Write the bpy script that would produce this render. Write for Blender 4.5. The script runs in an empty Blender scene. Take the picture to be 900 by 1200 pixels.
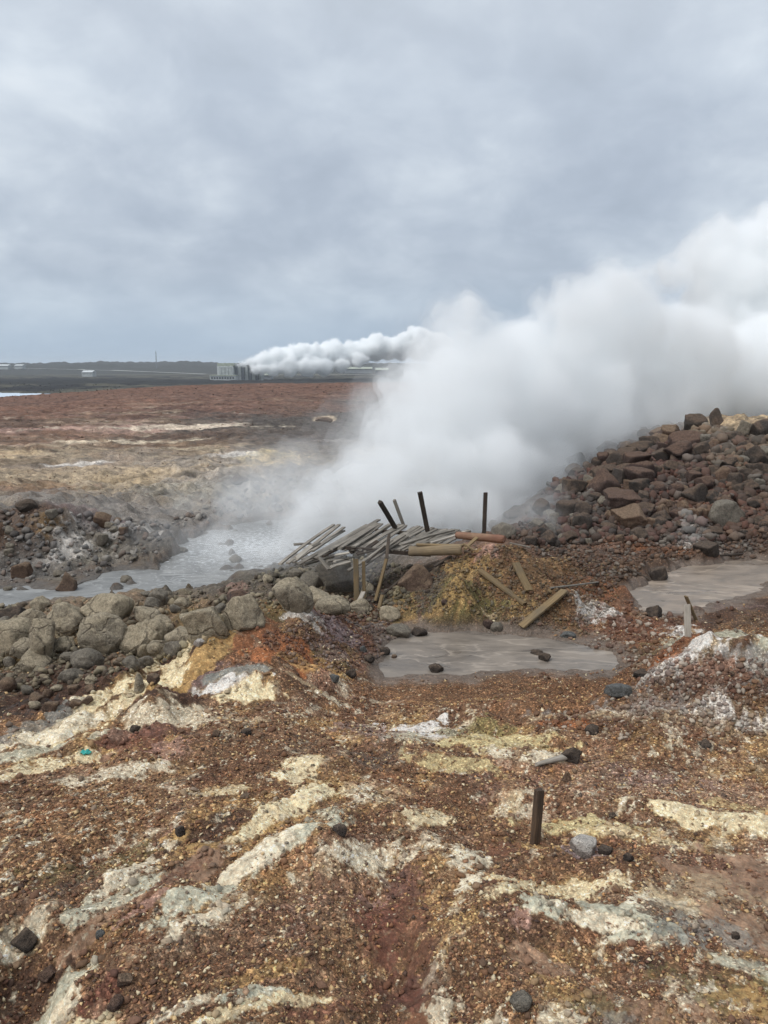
import bpy, bmesh, math, random, time
import numpy as np
from mathutils import Vector, Matrix
T0 = time.time()
rng = np.random.default_rng(7)
random.seed(7)
SC = bpy.context.scene
COL = SC.collection
R = math.radians

# ------------------------------------------------------------------ camera
F = 901.0                                   # focal length in photo pixels (photo 900 x 1200)
CAMZ = 6.0
PITCH = R(10.81)
cam_d = bpy.data.cameras.new('camera')
cam_d.sensor_fit = 'VERTICAL'; cam_d.sensor_height = 36.0; cam_d.lens = F / 1200 * 36
cam_d.clip_start = 0.05; cam_d.clip_end = 30000
cam = bpy.data.objects.new('camera', cam_d); COL.objects.link(cam)
cam.location = (0, 0, CAMZ); cam.rotation_euler = (R(90) - PITCH, 0, 0)
SC.camera = cam
cp, sp = math.cos(PITCH), math.sin(PITCH)

def ray(px, py):
    a = (px - 450) / F; b = (600 - py) / F
    return a, cp + b * sp, -sp + b * cp     # x, y, z

def on_z(px, py, z):
    dx, dy, dz = ray(px, py)
    t = (z - CAMZ) / dz
    return dx * t, dy * t, z

def at(px, py, Y):
    dx, dy, dz = ray(px, py)
    t = Y / dy
    return Vector((dx * t, Y, CAMZ + dz * t))

# ------------------------------------------------------------------ noise
_PR = np.random.default_rng(99)
_PM = _PR.permutation(1024).astype(np.int32); _PM = np.concatenate([_PM, _PM])
_GC = np.cos(np.arange(1024) * 2.399963).astype(np.float32); _GS = np.sin(np.arange(1024) * 2.399963).astype(np.float32)
_RV = _PR.random(1024).astype(np.float32); _RV2 = _PR.random(1024).astype(np.float32)
def noise2(x, y, s=0):
    x = np.asarray(x, np.float32); y = np.asarray(y, np.float32)
    x0 = np.floor(x); y0 = np.floor(y); fx = x - x0; fy = y - y0
    u = fx * fx * fx * (fx * (fx * 6 - 15) + 10); v = fy * fy * fy * (fy * (fy * 6 - 15) + 10)
    ix = (x0.astype(np.int32) + s * 57) & 1023; iy = (y0.astype(np.int32) + s * 131) & 1023
    a0 = _PM[ix]; a1 = _PM[(ix + 1) & 1023]; iy1 = (iy + 1) & 1023
    def g(a, b, i, j):
        k = _PM[(a + b) & 1023]
        return _GC[k] * (fx - i) + _GS[k] * (fy - j)
    n0 = g(a0, iy, 0, 0); n0 += (g(a1, iy, 1, 0) - n0) * u
    n1 = g(a0, iy1, 0, 1); n1 += (g(a1, iy1, 1, 1) - n1) * u
    return (n0 + (n1 - n0) * v) * 1.5

def noise3(x, y, z, s=0):
    x = np.asarray(x, np.float32); y = np.asarray(y, np.float32); z = np.asarray(z, np.float32)
    x0 = np.floor(x); y0 = np.floor(y); z0 = np.floor(z)
    fx = x - x0; fy = y - y0; fz = z - z0
    u = fx * fx * (3 - 2 * fx); v = fy * fy * (3 - 2 * fy); w = fz * fz * (3 - 2 * fz)
    ix = (x0.astype(np.int32) + s * 57) & 1023; iy = (y0.astype(np.int32) + s * 131) & 1023; iz = (z0.astype(np.int32) + s * 17) & 1023
    ax = (_PM[ix], _PM[(ix + 1) & 1023])
    def c(i, j): return _PM[(ax[i] + iy + j) & 1023]
    def g(k, h): return _RV[_PM[(k + iz + h) & 1023]]
    k00, k10, k01, k11 = c(0, 0), c(1, 0), c(0, 1), c(1, 1)
    def l(h):
        p = g(k00, h); p += (g(k10, h) - p) * u
        q = g(k01, h); q += (g(k11, h) - q) * u
        return p + (q - p) * v
    p = l(0); q = l(1)
    return (p + (q - p) * w) * 2 - 1

def fbm2(x, y, o=4, s=0, gain=.5):
    r = 0; a = 1; t = 0
    for i in range(o):
        r = r + a * noise2(x * 2 ** i + 17.3 * i, y * 2 ** i - 9.1 * i, s + i); t += a; a *= gain
    return r / t * 1.3

def fbm3(x, y, z, o=3, s=0, gain=.5):
    r = 0; a = 1; t = 0
    for i in range(o):
        r = r + a * noise3(x * 2 ** i + 5.2 * i, y * 2 ** i, z * 2 ** i, s + i); t += a; a *= gain
    return r / t

def worley2(x, y, s=0):
    x = np.asarray(x, np.float32); y = np.asarray(y, np.float32)
    xf = np.floor(x); yf = np.floor(y); ix = xf.astype(np.int32) + s * 57; iy = yf.astype(np.int32) + s * 131
    fx = x - xf; fy = y - yf
    f1 = np.full(x.shape, 9.0, np.float32)
    for i in (-1, 0, 1):
        a = _PM[(ix + i) & 1023]
        for j in (-1, 0, 1):
            k = _PM[(a + iy + j) & 1023]
            f1 = np.minimum(f1, (i + _RV[k] - fx) ** 2 + (j + _RV2[k] - fy) ** 2)
    return np.sqrt(f1), None, None

def smooth(a, b, x):
    t = np.clip((x - a) / (b - a), 0, 1)
    return t * t * (3 - 2 * t)

def lin(c):
    c = np.asarray(c, float) / 255
    return np.where(c <= .04045, c / 12.92, ((c + .055) / 1.055) ** 2.4)

# ------------------------------------------------------------------ object helpers
def add_mesh(name, verts, faces, mat=None, parent=None, smooth_shade=True, nside=None):
    me = bpy.data.meshes.new(name)
    verts = np.asarray(verts, dtype=np.float32)
    if isinstance(faces, np.ndarray):
        k = faces.shape[1]; n = len(faces)
        me.vertices.add(len(verts)); me.vertices.foreach_set('co', verts.ravel())
        me.loops.add(n * k); me.loops.foreach_set('vertex_index', faces.astype(np.int32).ravel())
        me.polygons.add(n)
        me.polygons.foreach_set('loop_start', np.arange(0, n * k, k, dtype=np.int32))
        me.polygons.foreach_set('loop_total', np.full(n, k, dtype=np.int32))
        me.update(calc_edges=True)
    else:
        me.from_pydata([tuple(map(float, v)) for v in verts], [], faces); me.update()
    if smooth_shade:
        me.polygons.foreach_set('use_smooth', np.ones(len(me.polygons), dtype=bool))
    if mat: me.materials.append(mat)
    o = bpy.data.objects.new(name, me); COL.objects.link(o)
    if parent: o.parent = parent
    return o

def tag(o, label=None, cat=None, group=None, kind=None):
    if label: o['label'] = label
    if cat: o['category'] = cat
    if group: o['group'] = group
    if kind: o['kind'] = kind
    return o

def empty(name, loc, rz=0):
    o = bpy.data.objects.new(name, None); COL.objects.link(o)
    o.location = loc; o.rotation_euler = (0, 0, rz); o.empty_display_size = .2
    return o

# ------------------------------------------------------------------ node helpers
def new_mat(name):
    m = bpy.data.materials.new(name); m.use_nodes = True
    nt = m.node_tree; nt.nodes.clear()
    return m, nt
class N:
    def __init__(s, nt): s.nt = nt
    def n(s, t, **kw):
        nd = s.nt.nodes.new(t)
        for k, v in kw.items():
            if k.startswith('i_'):
                nd.inputs[k[2:].replace('_', ' ')].default_value = v
            else: setattr(nd, k, v)
        return nd
    def l(s, a, b): s.nt.links.new(a, b)
    def math(s, op, a, b=None, c=None, clamp=False):
        nd = s.n('ShaderNodeMath', operation=op); nd.use_clamp = clamp
        for i, v in enumerate((a, b, c)):
            if v is None: continue
            if isinstance(v, (int, float)): nd.inputs[i].default_value = v
            else: s.l(v, nd.inputs[i])
        return nd.outputs[0]
    def mix(s, f, a, b, mode='MIX'):
        nd = s.n('ShaderNodeMix', data_type='RGBA', blend_type=mode)
        for sock, v in ((nd.inputs[0], f), (nd.inputs[6], a), (nd.inputs[7], b)):
            if isinstance(v, (int, float)): sock.default_value = v
            elif isinstance(v, (tuple, list, np.ndarray)): sock.default_value = (*[float(q) for q in v[:3]], 1)
            else: s.l(v, sock)
        return nd.outputs[2]
    def noise(s, vec, scale, detail=4, rough=.55, dist=0):
        nd = s.n('ShaderNodeTexNoise'); nd.inputs['Scale'].default_value = scale
        nd.inputs['Detail'].default_value = detail; nd.inputs['Roughness'].default_value = rough
        nd.inputs['Distortion'].default_value = dist
        if vec is not None: s.l(vec, nd.inputs['Vector'])
        return nd
    def ramp(s, fac, stops):
        nd = s.n('ShaderNodeValToRGB'); e = nd.color_ramp.elements
        while len(e) < len(stops): e.new(.5)
        for i, (p, c) in enumerate(stops):
            e[i].position = p
            e[i].color = (c, c, c, 1) if isinstance(c, (int, float)) else (*[float(q) for q in c], 1)
        s.l(fac, nd.inputs[0]); return nd.outputs[0]
    def maprange(s, v, a, b, c, d):
        nd = s.n('ShaderNodeMapRange'); s.l(v, nd.inputs[0])
        for i, q in enumerate((a, b, c, d)): nd.inputs[i + 1].default_value = q
        return nd.outputs[0]

# ================================================================== TERRAIN
# height control points: photo pixel + height of the ground seen there
CPX = [
 # foreground hill
 (-150,1250,3.0),(200,1300,2.95),(450,1300,2.8),(700,1300,2.9),(1050,1250,2.95),
 (0,1130,3.05),(150,1130,3.0),(300,1100,2.98),(450,1130,2.82),(560,1120,2.88),(700,1110,2.86),(900,1120,2.85),
 (0,1000,3.0),(150,980,2.95),(300,980,2.92),(450,1000,2.82),(628,990,2.72),(760,1000,2.72),(900,1000,2.75),
 (0,900,2.88),(120,880,2.85),(250,860,2.78),(350,850,2.68),(450,880,2.58),(560,890,2.5),(700,900,2.5),(850,900,2.55),
 (-150,930,2.9),(-80,900,2.85),(0,866,2.72),(100,832,2.68),(200,791,2.66),(270,750,2.74),(330,727,2.76),(380,722,2.62),
 (300,790,2.66),(360,780,2.5),
 (430,770,2.25),(400,815,2.3),(500,815,2.22),(620,810,2.2),(720,800,2.2),(560,850,2.36),(700,850,2.38),
 (480,760,2.1),(600,760,2.08),(700,775,2.1),(860,740,2.22),(960,760,2.3),(780,740,2.32),
 (830,790,2.62),(900,830,2.6),(950,900,2.6),(760,830,2.42),
 (800,690,2.1),(900,680,2.1),(760,660,2.2),
 # mound with the collapsed walkway
 (470,700,2.35),(510,720,2.25),(560,725,2.2),(620,735,2.25),(700,725,2.25),
 (540,685,2.75),(600,680,2.75),(660,690,2.45),(590,650,2.9),(640,655,2.6),(690,660,2.35),
 (440,705,1.95),(420,680,1.7),(460,670,1.9),(400,700,1.9),
 # gully behind the crest with the boulders
 (-60,800,1.6),(30,815,1.6),(130,800,1.65),(200,775,1.7),(0,760,1.5),(80,755,1.55),(160,745,1.6),(240,745,1.85),
 (290,735,2.1),(330,705,1.95),(40,712,1.45),(130,710,1.5),(200,712,1.5),(260,694,1.4),(320,676,1.35),(370,690,1.7),
 # pool
 (40,694,.9),(120,688,.9),(200,680,.9),(260,655,.9),(320,640,.9),(380,625,.9),(450,612,.9),(-80,700,.9),
 # far bank
 (20,640,1.4),(40,612,1.95),(90,640,1.35),(150,632,1.4),(200,618,1.35),(260,598,1.3),(330,595,1.3),(-100,620,1.9),
 (60,570,1.6),(160,570,1.6),(280,560,1.65),(400,575,1.5),(150,535,1.85),(300,532,2.0),(420,520,1.9),(0,530,1.95),
 (60,500,2.05),(200,500,2.1),(350,500,2.1),(450,490,2.2),(600,500,2.2),
 (0,480,1.9),(100,472,2.1),(180,466,2.2),(260,461,2.3),(350,458,2.4),(440,456,2.4),(560,456,2.4),
 (0,476,1.3),(60,474,1.4),(110,466,1.7),(180,455,2.1),(260,451,2.3),(360,450,2.45),(440,449,2.5),(600,449,2.5),
 # lagoon and the low land behind
 (-100,466,-3.2),(0,466,-3.2),(60,463,-3.1),(0,455,-4),(100,455,-4),(180,451,-6),(0,446,-6.5),(150,446,-7.5),(250,445,-9),
 (350,444,-8.5),(450,444,-8.5),(600,444,-8.5),(900,444,-8.5),(0,438,-8),(200,438,-8),(400,438,-8),(800,438,-8),
 # rock heap
 (600,632,2.3),(660,642,2.28),(740,648,2.25),(830,645,2.3),(900,640,2.35),
 (600,612,2.1),(640,600,2.5),(720,605,2.7),(800,605,2.75),(900,600,2.85),
 (650,578,2.65),(690,557,2.95),(760,560,3.2),(830,555,3.35),(900,550,3.5),
 (720,541,3.22),(760,525,3.48),(800,508,3.8),(845,494,4.1),(900,496,4.1),(960,500,4.1),(1050,560,3.6),(1050,640,2.8),(1050,760,2.5),
]
CPW = []
for a_, d_, z_ in [(-55,3,3),(-55,7,2.7),(-55,14,1.8),(-55,25,1.8),(-55,60,2),(-55,200,-3),(55,3,2.9),(55,7,2.6),(55,14,3),(55,25,3.8),(55,60,3),(55,200,0),
                   (5,32,1.8),(12,40,2.5),(24,40,3.4),(15,60,2.5),(25,80,2.4),(10,24,1.5)]:
    CPW.append((R(a_), math.log(d_), z_))
for a_ in (-180, -135, -90, 90, 135, 180):
    for d_, z_ in ((1, 3), (4, 3), (15, 2.8), (60, 2.5), (300, 0)): CPW.append((R(a_), math.log(d_), z_))
for a_ in (-180, -120, -70, -30, 0, 30, 70, 120, 180):
    for d_, z_ in ((.3, 3.0), (1.2, 3.0), (2000, -8), (8000, -8)): CPW.append((R(a_), math.log(d_), z_))
for px, py, z in CPX:
    x, y, _ = on_z(px, py, z); CPW.append((math.atan2(x, y), .5 * math.log(x * x + y * y), z))
CP = np.array(CPW)
def tps(r2): return .5 * r2 * np.log(r2 + 1e-9)
def rbf_fit(P):
    U = np.c_[P[:, 0] * 1.3, P[:, 1]]
    K = tps(((U[:, None] - U[None]) ** 2).sum(-1)) + np.eye(len(U)) * 2e-4
    Q = np.c_[np.ones(len(U)), U]
    A = np.block([[K, Q], [Q.T, np.zeros((3, 3))]])
    return U, np.linalg.solve(A, np.r_[P[:, 2], 0, 0, 0])
RU, RW = rbf_fit(CP)
GU = np.concatenate([np.linspace(-180, -40, 30)[:-1], np.linspace(-40, 40, 121), np.linspace(40, 180, 30)[1:]]) * math.pi / 180
GV = np.concatenate([np.linspace(math.log(.3), math.log(3), 12)[:-1], np.linspace(math.log(3), math.log(300), 220), np.linspace(math.log(300), math.log(9000), 60)[1:]])
gu, gv = np.meshgrid(GU, GV, indexing='ij')
pts = np.c_[gu.ravel() * 1.3, gv.ravel()]
gz = np.zeros(len(pts))
for i in range(0, len(pts), 8000):
    q = pts[i:i + 8000]
    K = tps(((q[:, None] - RU[None]) ** 2).sum(-1))
    gz[i:i + 8000] = K @ RW[:len(RU)] + RW[-3] + q @ RW[-2:]
gz = gz.reshape(gu.shape)
gz[0] = gz[-1] = .5 * (gz[0] + gz[-1])

def bilerp(A, U, V, u, v):
    iu = np.clip(np.searchsorted(U, u) - 1, 0, len(U) - 2); iv = np.clip(np.searchsorted(V, v) - 1, 0, len(V) - 2)
    fu = np.clip((u - U[iu]) / (U[iu + 1] - U[iu]), 0, 1); fv = np.clip((v - V[iv]) / (V[iv + 1] - V[iv]), 0, 1)
    return (A[iu, iv] * (1 - fu) + A[iu + 1, iv] * fu) * (1 - fv) + (A[iu, iv + 1] * (1 - fu) + A[iu + 1, iv + 1] * fu) * fv

def base_h(u, v): return bilerp(gz, GU, GV, u, v)

# fine polar grid
RIN = .3
U_ = np.concatenate([np.linspace(-180, -45, 46)[:-1], np.linspace(-45, 45, 1080), np.linspace(45, 180, 46)[1:]]) * math.pi / 180
V_ = np.concatenate([np.linspace(math.log(RIN), math.log(2.4), 50)[:-1], np.linspace(math.log(2.4), math.log(6), 400)[:-1],
                     np.linspace(math.log(6), math.log(30), 700)[:-1],
                     np.linspace(math.log(30), math.log(200), 400)[:-1], np.linspace(math.log(200), math.log(9000), 170)])
NU, NV = len(U_), len(V_)
uu, vv = np.meshgrid(U_, V_, indexing='ij')
HB = base_h(uu, vv)
uu = uu.astype(np.float32); vv = vv.astype(np.float32)
dd = np.exp(vv); X = dd * np.sin(uu); Y = dd * np.cos(uu)

# pools: photo-pixel outline on a level plane -> world polygon
def poly_world(P, z): return np.array([on_z(a, b, z)[:2] for a, b in P])
POOLS = {
 'mud_pool': (1.0, [(-160,716),(-40,713),(40,706),(90,700),(140,701),(185,709),(215,704),(245,690),(300,671),(345,660),(420,655),(520,640),(560,612),(520,600),(440,600),(380,606),(300,609),(262,614),(225,626),(205,640),(196,652),(176,664),(120,674),(90,688),(40,690),(-40,690),(-160,692)]),
 'middle_mud_puddle': (2.16, [(432,778),(450,757),(470,745),(492,738),(540,735),(575,738),(620,744),(655,748),(690,756),(722,768),(735,780),(715,786),(640,785),(560,788),(500,792),(455,792)]),
 'right_mud_puddle': (2.18, [(728,694),(742,680),(765,669),(800,661),(850,657),(930,655),(1000,660),(1000,672),(930,680),(905,688),(870,698),(838,708),(800,720),(770,722),(745,712)]),
}
def poly_sd(P, x, y):
    d = np.full(x.shape, 1e9); s = np.ones(x.shape)
    n = len(P)
    for i in range(n):
        ax, ay = P[i]; bx, by = P[(i + 1) % n]
        ex, ey = bx - ax, by - ay; wx, wy = x - ax, y - ay
        t = np.clip((wx * ex + wy * ey) / (ex * ex + ey * ey), 0, 1)
        d = np.minimum(d, (wx - ex * t) ** 2 + (wy - ey * t) ** 2)
        c1 = y >= ay; c2 = y < by; c3 = ex * wy > ey * wx
        f = (c1 & c2 & c3) | (~c1 & ~c2 & ~c3)
        s = np.where(f, -s, s)
    return s * np.sqrt(d)

# roughness zones (photo pixel ellipses placed on the ground): value multiplies the small relief
def ground_uv(px, py):
    """photo pixel -> (azimuth, log distance, z) on the smooth base terrain"""
    dx, dy, dz = ray(px, py)
    ts = np.exp(np.linspace(math.log(1.5), math.log(9000), 4000))
    x = dx * ts; y = dy * ts; z = CAMZ + dz * ts
    u = np.arctan2(x, y); v = .5 * np.log(x * x + y * y)
    k = np.argmax(z < base_h(u, v))
    if k == 0: k = len(ts) - 1
    return u[k], v[k], z[k]

def patch(px, py, rx, ry, rot=0):
    u, v, z = ground_uv(px, py); d = math.exp(v)
    ru = rx / F * cp / max(.3, 1)
    # radial extent from the pixel's height: local slope matters, use the base terrain itself
    va = ground_uv(px, py - ry)[1]; vb = ground_uv(px, py + ry)[1]
    rv = max(.5 * abs(va - vb), .3 * ry / F)
    rv = min(rv, 3.0 * ry / F * d / max(CAMZ - z, .5))
    return u, v, ru, rv, R(rot), rx, ry

def patch_mask(p, warp=0, soft=.35, seed=0, wscale=1.0, thr=1.0):
    u, v, ru, rv, rot, rx, ry = p
    e = 1.9
    eu, ev = ru * e, rv * e
    if rot:
        s_, c_ = abs(math.sin(rot)), abs(math.cos(rot)); eu, ev = e * ru / rx * (rx * c_ + ry * s_), e * rv / ry * (rx * s_ + ry * c_)
    iu = np.searchsorted(U_, [u - eu, u + eu])
    iv = np.searchsorted(V_, [v - ev, v + ev])
    sl = (slice(max(iu[0] - 1, 0), iu[1] + 1), slice(max(iv[0] - 1, 0), iv[1] + 1))
    a = (uu[sl] - u) / ru; b = (vv[sl] - v) / rv
    if rot:
        c_, s_ = math.cos(rot), math.sin(rot); a, b = (a * rx * c_ + b * ry * s_) / rx, (-a * rx * s_ + b * ry * c_) / ry
    d = math.exp(v); L = ru * d * wscale
    q = np.sqrt(a * a + b * b)
    if warp: q = q + warp * fbm2(X[sl] / L + seed * 3.1, Y[sl] / L, 5, seed, .62)
    return sl, 1 - smooth(thr - soft, thr + soft, q)

ROUGH = np.full(HB.shape, .75)
ZR = [  # px, py, rx, ry, value
 (585,812,190,34,.10),(870,735,90,35,.35),(860,1080,130,90,.35),(120,920,140,50,.45),(700,915,250,30,.4),
 (180,760,230,70,1.5),(60,690,120,30,1.2),(120,820,130,30,1.8),(560,690,110,40,1.5),(430,690,60,40,1.5),(330,745,90,45,1.3),
 (780,570,220,80,2.0),(650,620,90,30,1.5),(830,810,110,40,1.6),(690,800,60,30,1.2),(100,640,170,35,2.2),(300,580,150,30,1.6),
 (640,850,140,22,1.3),(500,1100,50,120,.8),
]
for a, b, c, d, val in ZR:
    sl, m = patch_mask(patch(a, b, c, d), .4, .4, 3); ROUGH[sl] = ROUGH[sl] * (1 - m) + val * m
# bumps and hollows of the ground, photo pixel ellipses with a height in metres
ZB = [(840,792,80,32,.34),(890,820,50,25,.12),(780,815,40,18,.10),(455,1110,50,130,-.08),(490,1165,70,60,-.08),(20,1150,40,70,-.16),(600,1060,60,40,.06),(130,880,150,20,.07),(180,960,60,30,.05),(370,990,80,16,.06),(240,1040,70,14,.06),(700,1080,120,24,.05),(870,1020,90,30,-.05),(480,940,60,20,.05),(640,950,120,12,-.05),(820,960,100,10,.06),(560,890,120,12,.06),(520,1000,60,20,.05),(760,1075,80,30,.04),(330,1000,100,20,.06),(350,740,60,30,.12),(250,1010,160,40,-.05),(120,1100,60,30,-.05),
      (40,1120,60,40,-.10),(170,985,60,20,-.05),(530,690,50,25,.18),(620,672,60,20,.1),(270,770,50,25,.07),(700,1060,130,30,-.03)]
for a, b, c, d, val in ZB:
    sl, m = patch_mask(patch(a, b, c, d), .35, .6, 5); HB[sl] += val * m

sp_ = dd * .0024 + 1e-4
def octave(lam, amp, s, kind='n', rp=1.0):
    w = smooth(1.6, 4.0, lam / sp_) * amp * ROUGH ** rp
    m = w > 1e-5
    out = np.zeros(HB.shape)
    x = X[m] / lam; y = Y[m] / lam
    if kind == 'n': n = noise2(x, y, s)
    elif kind == 'r': n = .45 - np.abs(noise2(x, y, s)) * 1.6
    elif kind == 'b': n = np.abs(noise2(x, y, s)) * 1.6 - .35
    elif kind == 'w':
        f1, f2, _ = worley2(x, y, s); n = np.clip(.75 - f1 * 1.2, -.3, .6)
    out[m] = n * w[m]
    return out
H = HB.copy()
warpx = 0
near = smooth(60, 25, dd)
H += octave(.9, .07, 9, 'b') + octave(3.1, .12, 1) * near + octave(1.3, .085, 2) * near + octave(.62, .055, 3, 'b') + octave(.3, .034, 4) + octave(.14, .017, 5, 'b')
H += octave(.07, .0095, 6, 'w', .8) + octave(.032, .0055, 7, 'w', .6) + octave(.018, .003, 8, 'n', .5)
# extra broken relief where it is rocky
RK = np.clip(ROUGH - 1, 0, 2)
H += RK * (octave(.5, .09, 11, 'w', 0) + octave(.22, .06, 12, 'w', 0) + octave(.1, .03, 13, 'w', 0))
# middle and far field: low swells and broken banks
mid = smooth(22, 45, dd) * smooth(260, 140, dd)
H += mid * (.28 * fbm2(X / 16, Y / 9, 5, 21, .6) + .20 * (np.abs(noise2(X / 3.5, Y / 2.2, 25))) + .10 * noise2(X / 1.1, Y / .8, 26) + .06 * noise2(X / .5, Y / .4, 27))
bank = smooth(17, 20, dd) * smooth(40, 30, dd) * smooth(-.0, -.1, uu)
H += bank * (.12 * (np.abs(noise2(X / .9, Y / .7, 35)) * 1.6 - .3) + .07 * noise2(X / .3, Y / .25, 36) + .26 * fbm2(X / 2.2, Y / 1.6, 4, 31, .65))
far = smooth(230, 420, dd)
H += far * smooth(1300, 800, dd) * (1.2 * np.abs(noise2(X / 14, Y / 14, 44)) + 1.5 * fbm2(X / 60, Y / 40, 4, 41, .6) + .3)
hill = smooth(1250, 1900, dd) * smooth(5200, 3000, dd)
H += hill * (13 + 10 * fbm2(X / 500, Y / 600, 5, 51, .6) + 6.5 * np.abs(noise2(X / 60, Y / 60, 52)) + 4.5 * np.abs(noise2(X / 20, Y / 30, 53)))
# pools: ground sinks below the level sheet inside, stays above it outside
POOLSD = {}
for k, (z, P) in POOLS.items():
    W = poly_world(P, z)
    c = W.mean(0); rr = np.sqrt(((W - c) ** 2).sum(1)).max() + 3
    m = (X - c[0]) ** 2 + (Y - c[1]) ** 2 < rr * rr
    sd = np.full(H.shape, 99.0)
    x, y = X[m], Y[m]
    sd[m] = poly_sd(W, x, y) + .22 * noise2(x * 1.4, y * 1.4, 61) * (2 if z < 1.5 else .6) + .06 * noise2(x * 5, y * 5, 62)
    POOLSD[k] = (sd, z)
    inn = smooth(.10, -.35, sd)
    H = H * (1 - inn) + (z - .12) * inn
    # outer rim: never under the sheet
    target = z + .012 + np.minimum(np.clip(sd, 0, .5) * .10, .05) - np.clip(sd - .7, 0, 9) * .30 - np.clip(sd - 1.6, 0, 9)
    H = np.where(sd > 0, np.maximum(H, target), H)
# a few lumps of mud just break the surface of the big pool
sdp = POOLSD['mud_pool'][0]
lump = (sdp < 0) & (sdp > -1.6)
H = np.where(lump, H + np.clip(noise2(X * 1.1, Y * 1.1, 71) + .45 * noise2(X * 4, Y * 4, 72) - .42, 0, .5) * .5, H)
# lagoon basin
LZ = -3.0
LAG = poly_world([(-300,474),(0,472),(35,471),(70,468),(112,462.5),(60,461.5),(0,460.5),(-300,459)], LZ)
sdl = poly_sd(LAG, X, Y)
sdl = sdl + smooth(150, 400, dd) * 3 * noise2(X / 25, Y / 25, 81)
inn = smooth(2, -6, sdl); H = H * (1 - inn) + (LZ - .8) * inn
H = np.where((sdl > 0) & (sdl < 40) & (dd > 150), np.maximum(H, LZ + .1 + np.clip(sdl, 0, 40) * .02), H)

def ground_h(x, y):
    x = np.asarray(x, float); y = np.asarray(y, float)
    return bilerp(H, U_, V_, np.arctan2(x, y), .5 * np.log(x * x + y * y))

TS = np.exp(np.linspace(math.log(1.8), math.log(3000), 2200))
def hit(px, py):
    """photo pixel -> point on the finished ground"""
    dx, dy, dz = ray(px, py)
    x = dx * TS; y = dy * TS; z = CAMZ + dz * TS
    k = int(np.argmax(z < ground_h(x, y)))
    if k == 0: k = len(TS) - 1
    q = np.linspace(TS[k - 1], TS[k], 14); x = dx * q; y = dy * q; h = ground_h(x, y)
    j = int(np.argmax(CAMZ + dz * q < h)); j = j or 13
    return Vector((x[j], y[j], float(h[j])))
print('terrain heights', round(time.time() - T0, 1))

# ------------------------------------------------------------------ ground colours (mostly what the soil is made of)
C = {k: lin(v) for k, v in dict(
 brown=(116,89,67), dbrown=(84,64,52), rbrown=(120,86,68), dred=(112,75,62), rust=(140,96,68), orange=(164,106,68), ochre=(184,152,102),
 tan=(178,160,130), pale=(230,219,192), cream=(233,217,178), yellow=(204,190,144), olive=(120,112,74), pgreen=(196,194,172), white=(232,230,224), sand=(122,92,67),
 grey=(140,136,130), dgrey=(84,80,76), purple=(134,114,108), pink=(174,140,126), mauve=(156,140,140), char=(58,54,52), gravel=(140,110,80),
 red=(112,83,73), far=(84,84,74), farg=(108,108,92), hill=(62,66,64), lava=(44,46,50), bluegrey=(140,141,134), tanr=(158,130,107)).items()}
ALB = np.empty(H.shape + (3,), np.float32); ALB[:] = C['brown']
GRV = np.full(H.shape, .85)                  # how gravelly the surface is
def mixin(sl, m, col, grv=None):
    m = m[..., None]
    ALB[sl] = ALB[sl] * (1 - m) + col * m
    if grv is not None: GRV[sl] = GRV[sl] * (1 - m[..., 0]) + grv * m[..., 0]
ALLS = (slice(None), slice(None))
XS = X * .80 - Y * .60; YS = X * .60 + Y * .80
nA = fbm2(XS / 1.1, YS / 1.9, 5, 101, .6); nB = fbm2(XS / .34, YS / .62, 6, 103, .68)
CRU = np.zeros(H.shape, np.float32)
nF = fbm2(XS / .11, YS / .17, 4, 131, .7); nC = fbm2(X / 3.2, Y / 2.6, 4, 105, .55)
mixin(ALLS, smooth(.1, .45, nA) * .5, C['rbrown']); mixin(ALLS, smooth(.0, .4, -nC) * .6, C['gravel'])
nP = fbm2(XS / .5 + 7, YS / .95, 6, 141, .7)
for thr_, cc_ in ((.20, 'tan'), (.27, 'pale')):
    mm_ = smooth(thr_, thr_ + .07, nP + .25 * nF) * smooth(14, 10, dd) * (ROUGH < 1.2)
    mixin(ALLS, mm_ * .8, C[cc_], .5)
    CRU = np.maximum(CRU, mm_ * .8)
for (sc1, sc2, sd_, lo, hi, k_, cc_) in ((1.3, .8, 161, .0, .3, .55, 'ochre'), (1.0, .7, 163, .08, .34, .35, 'rust'), (.8, .6, 165, .05, .3, .55, 'dbrown'), (1.7, 1.1, 167, .12, .4, .22, 'pink'), (.55, .4, 169, .1, .35, .4, 'tanr')):
    mixin(ALLS, smooth(lo, hi, fbm2(XS / sc2, YS / sc1 + sd_, 5, sd_, .62)) * k_, C[cc_])
# distance bands
mixin(ALLS, smooth(12.5, 17, dd), C['grey'] * .85, .3)
mixin(ALLS, smooth(24, 29, dd + 4 * nA), lin((150,138,118)), .2)
mixin(ALLS, smooth(38, 48, dd + 9 * fbm2(X / 8, Y / 8, 3, 111)), C['tanr'] * .70, .2)
mixin(ALLS, smooth(50, 62, dd + 10 * fbm2(X / 9, Y / 9, 3, 113)), C['red'] * .75, .1)
st = fbm2(X / 14 + 3, Y / 5, 5, 115, .62); st2 = fbm2(X / 5, Y / 2.2, 5, 117, .65)
plain = smooth(30, 44, dd)
mixin(ALLS, plain * smooth(.12, .35, st) * .5 * smooth(150, 70, dd), C['tan'] * .95)
mixin(ALLS, plain * smooth(.05, .4, -st) * .7, C['rbrown'] * .8)
mixin(ALLS, plain * smooth(.18, .42, st2) * .5 * smooth(110, 60, dd), C['pink'] * .75)
mixin(ALLS, plain * smooth(.1, .3, -st2 + .4 * st) * .75, C['dbrown'] * 1.1)
mixin(ALLS, plain * smooth(.32, .5, fbm2(X / 6 + 9, Y / 2.0, 5, 119, .65)) * .9 * smooth(95, 50, dd), C['pale'] * .75)
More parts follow.
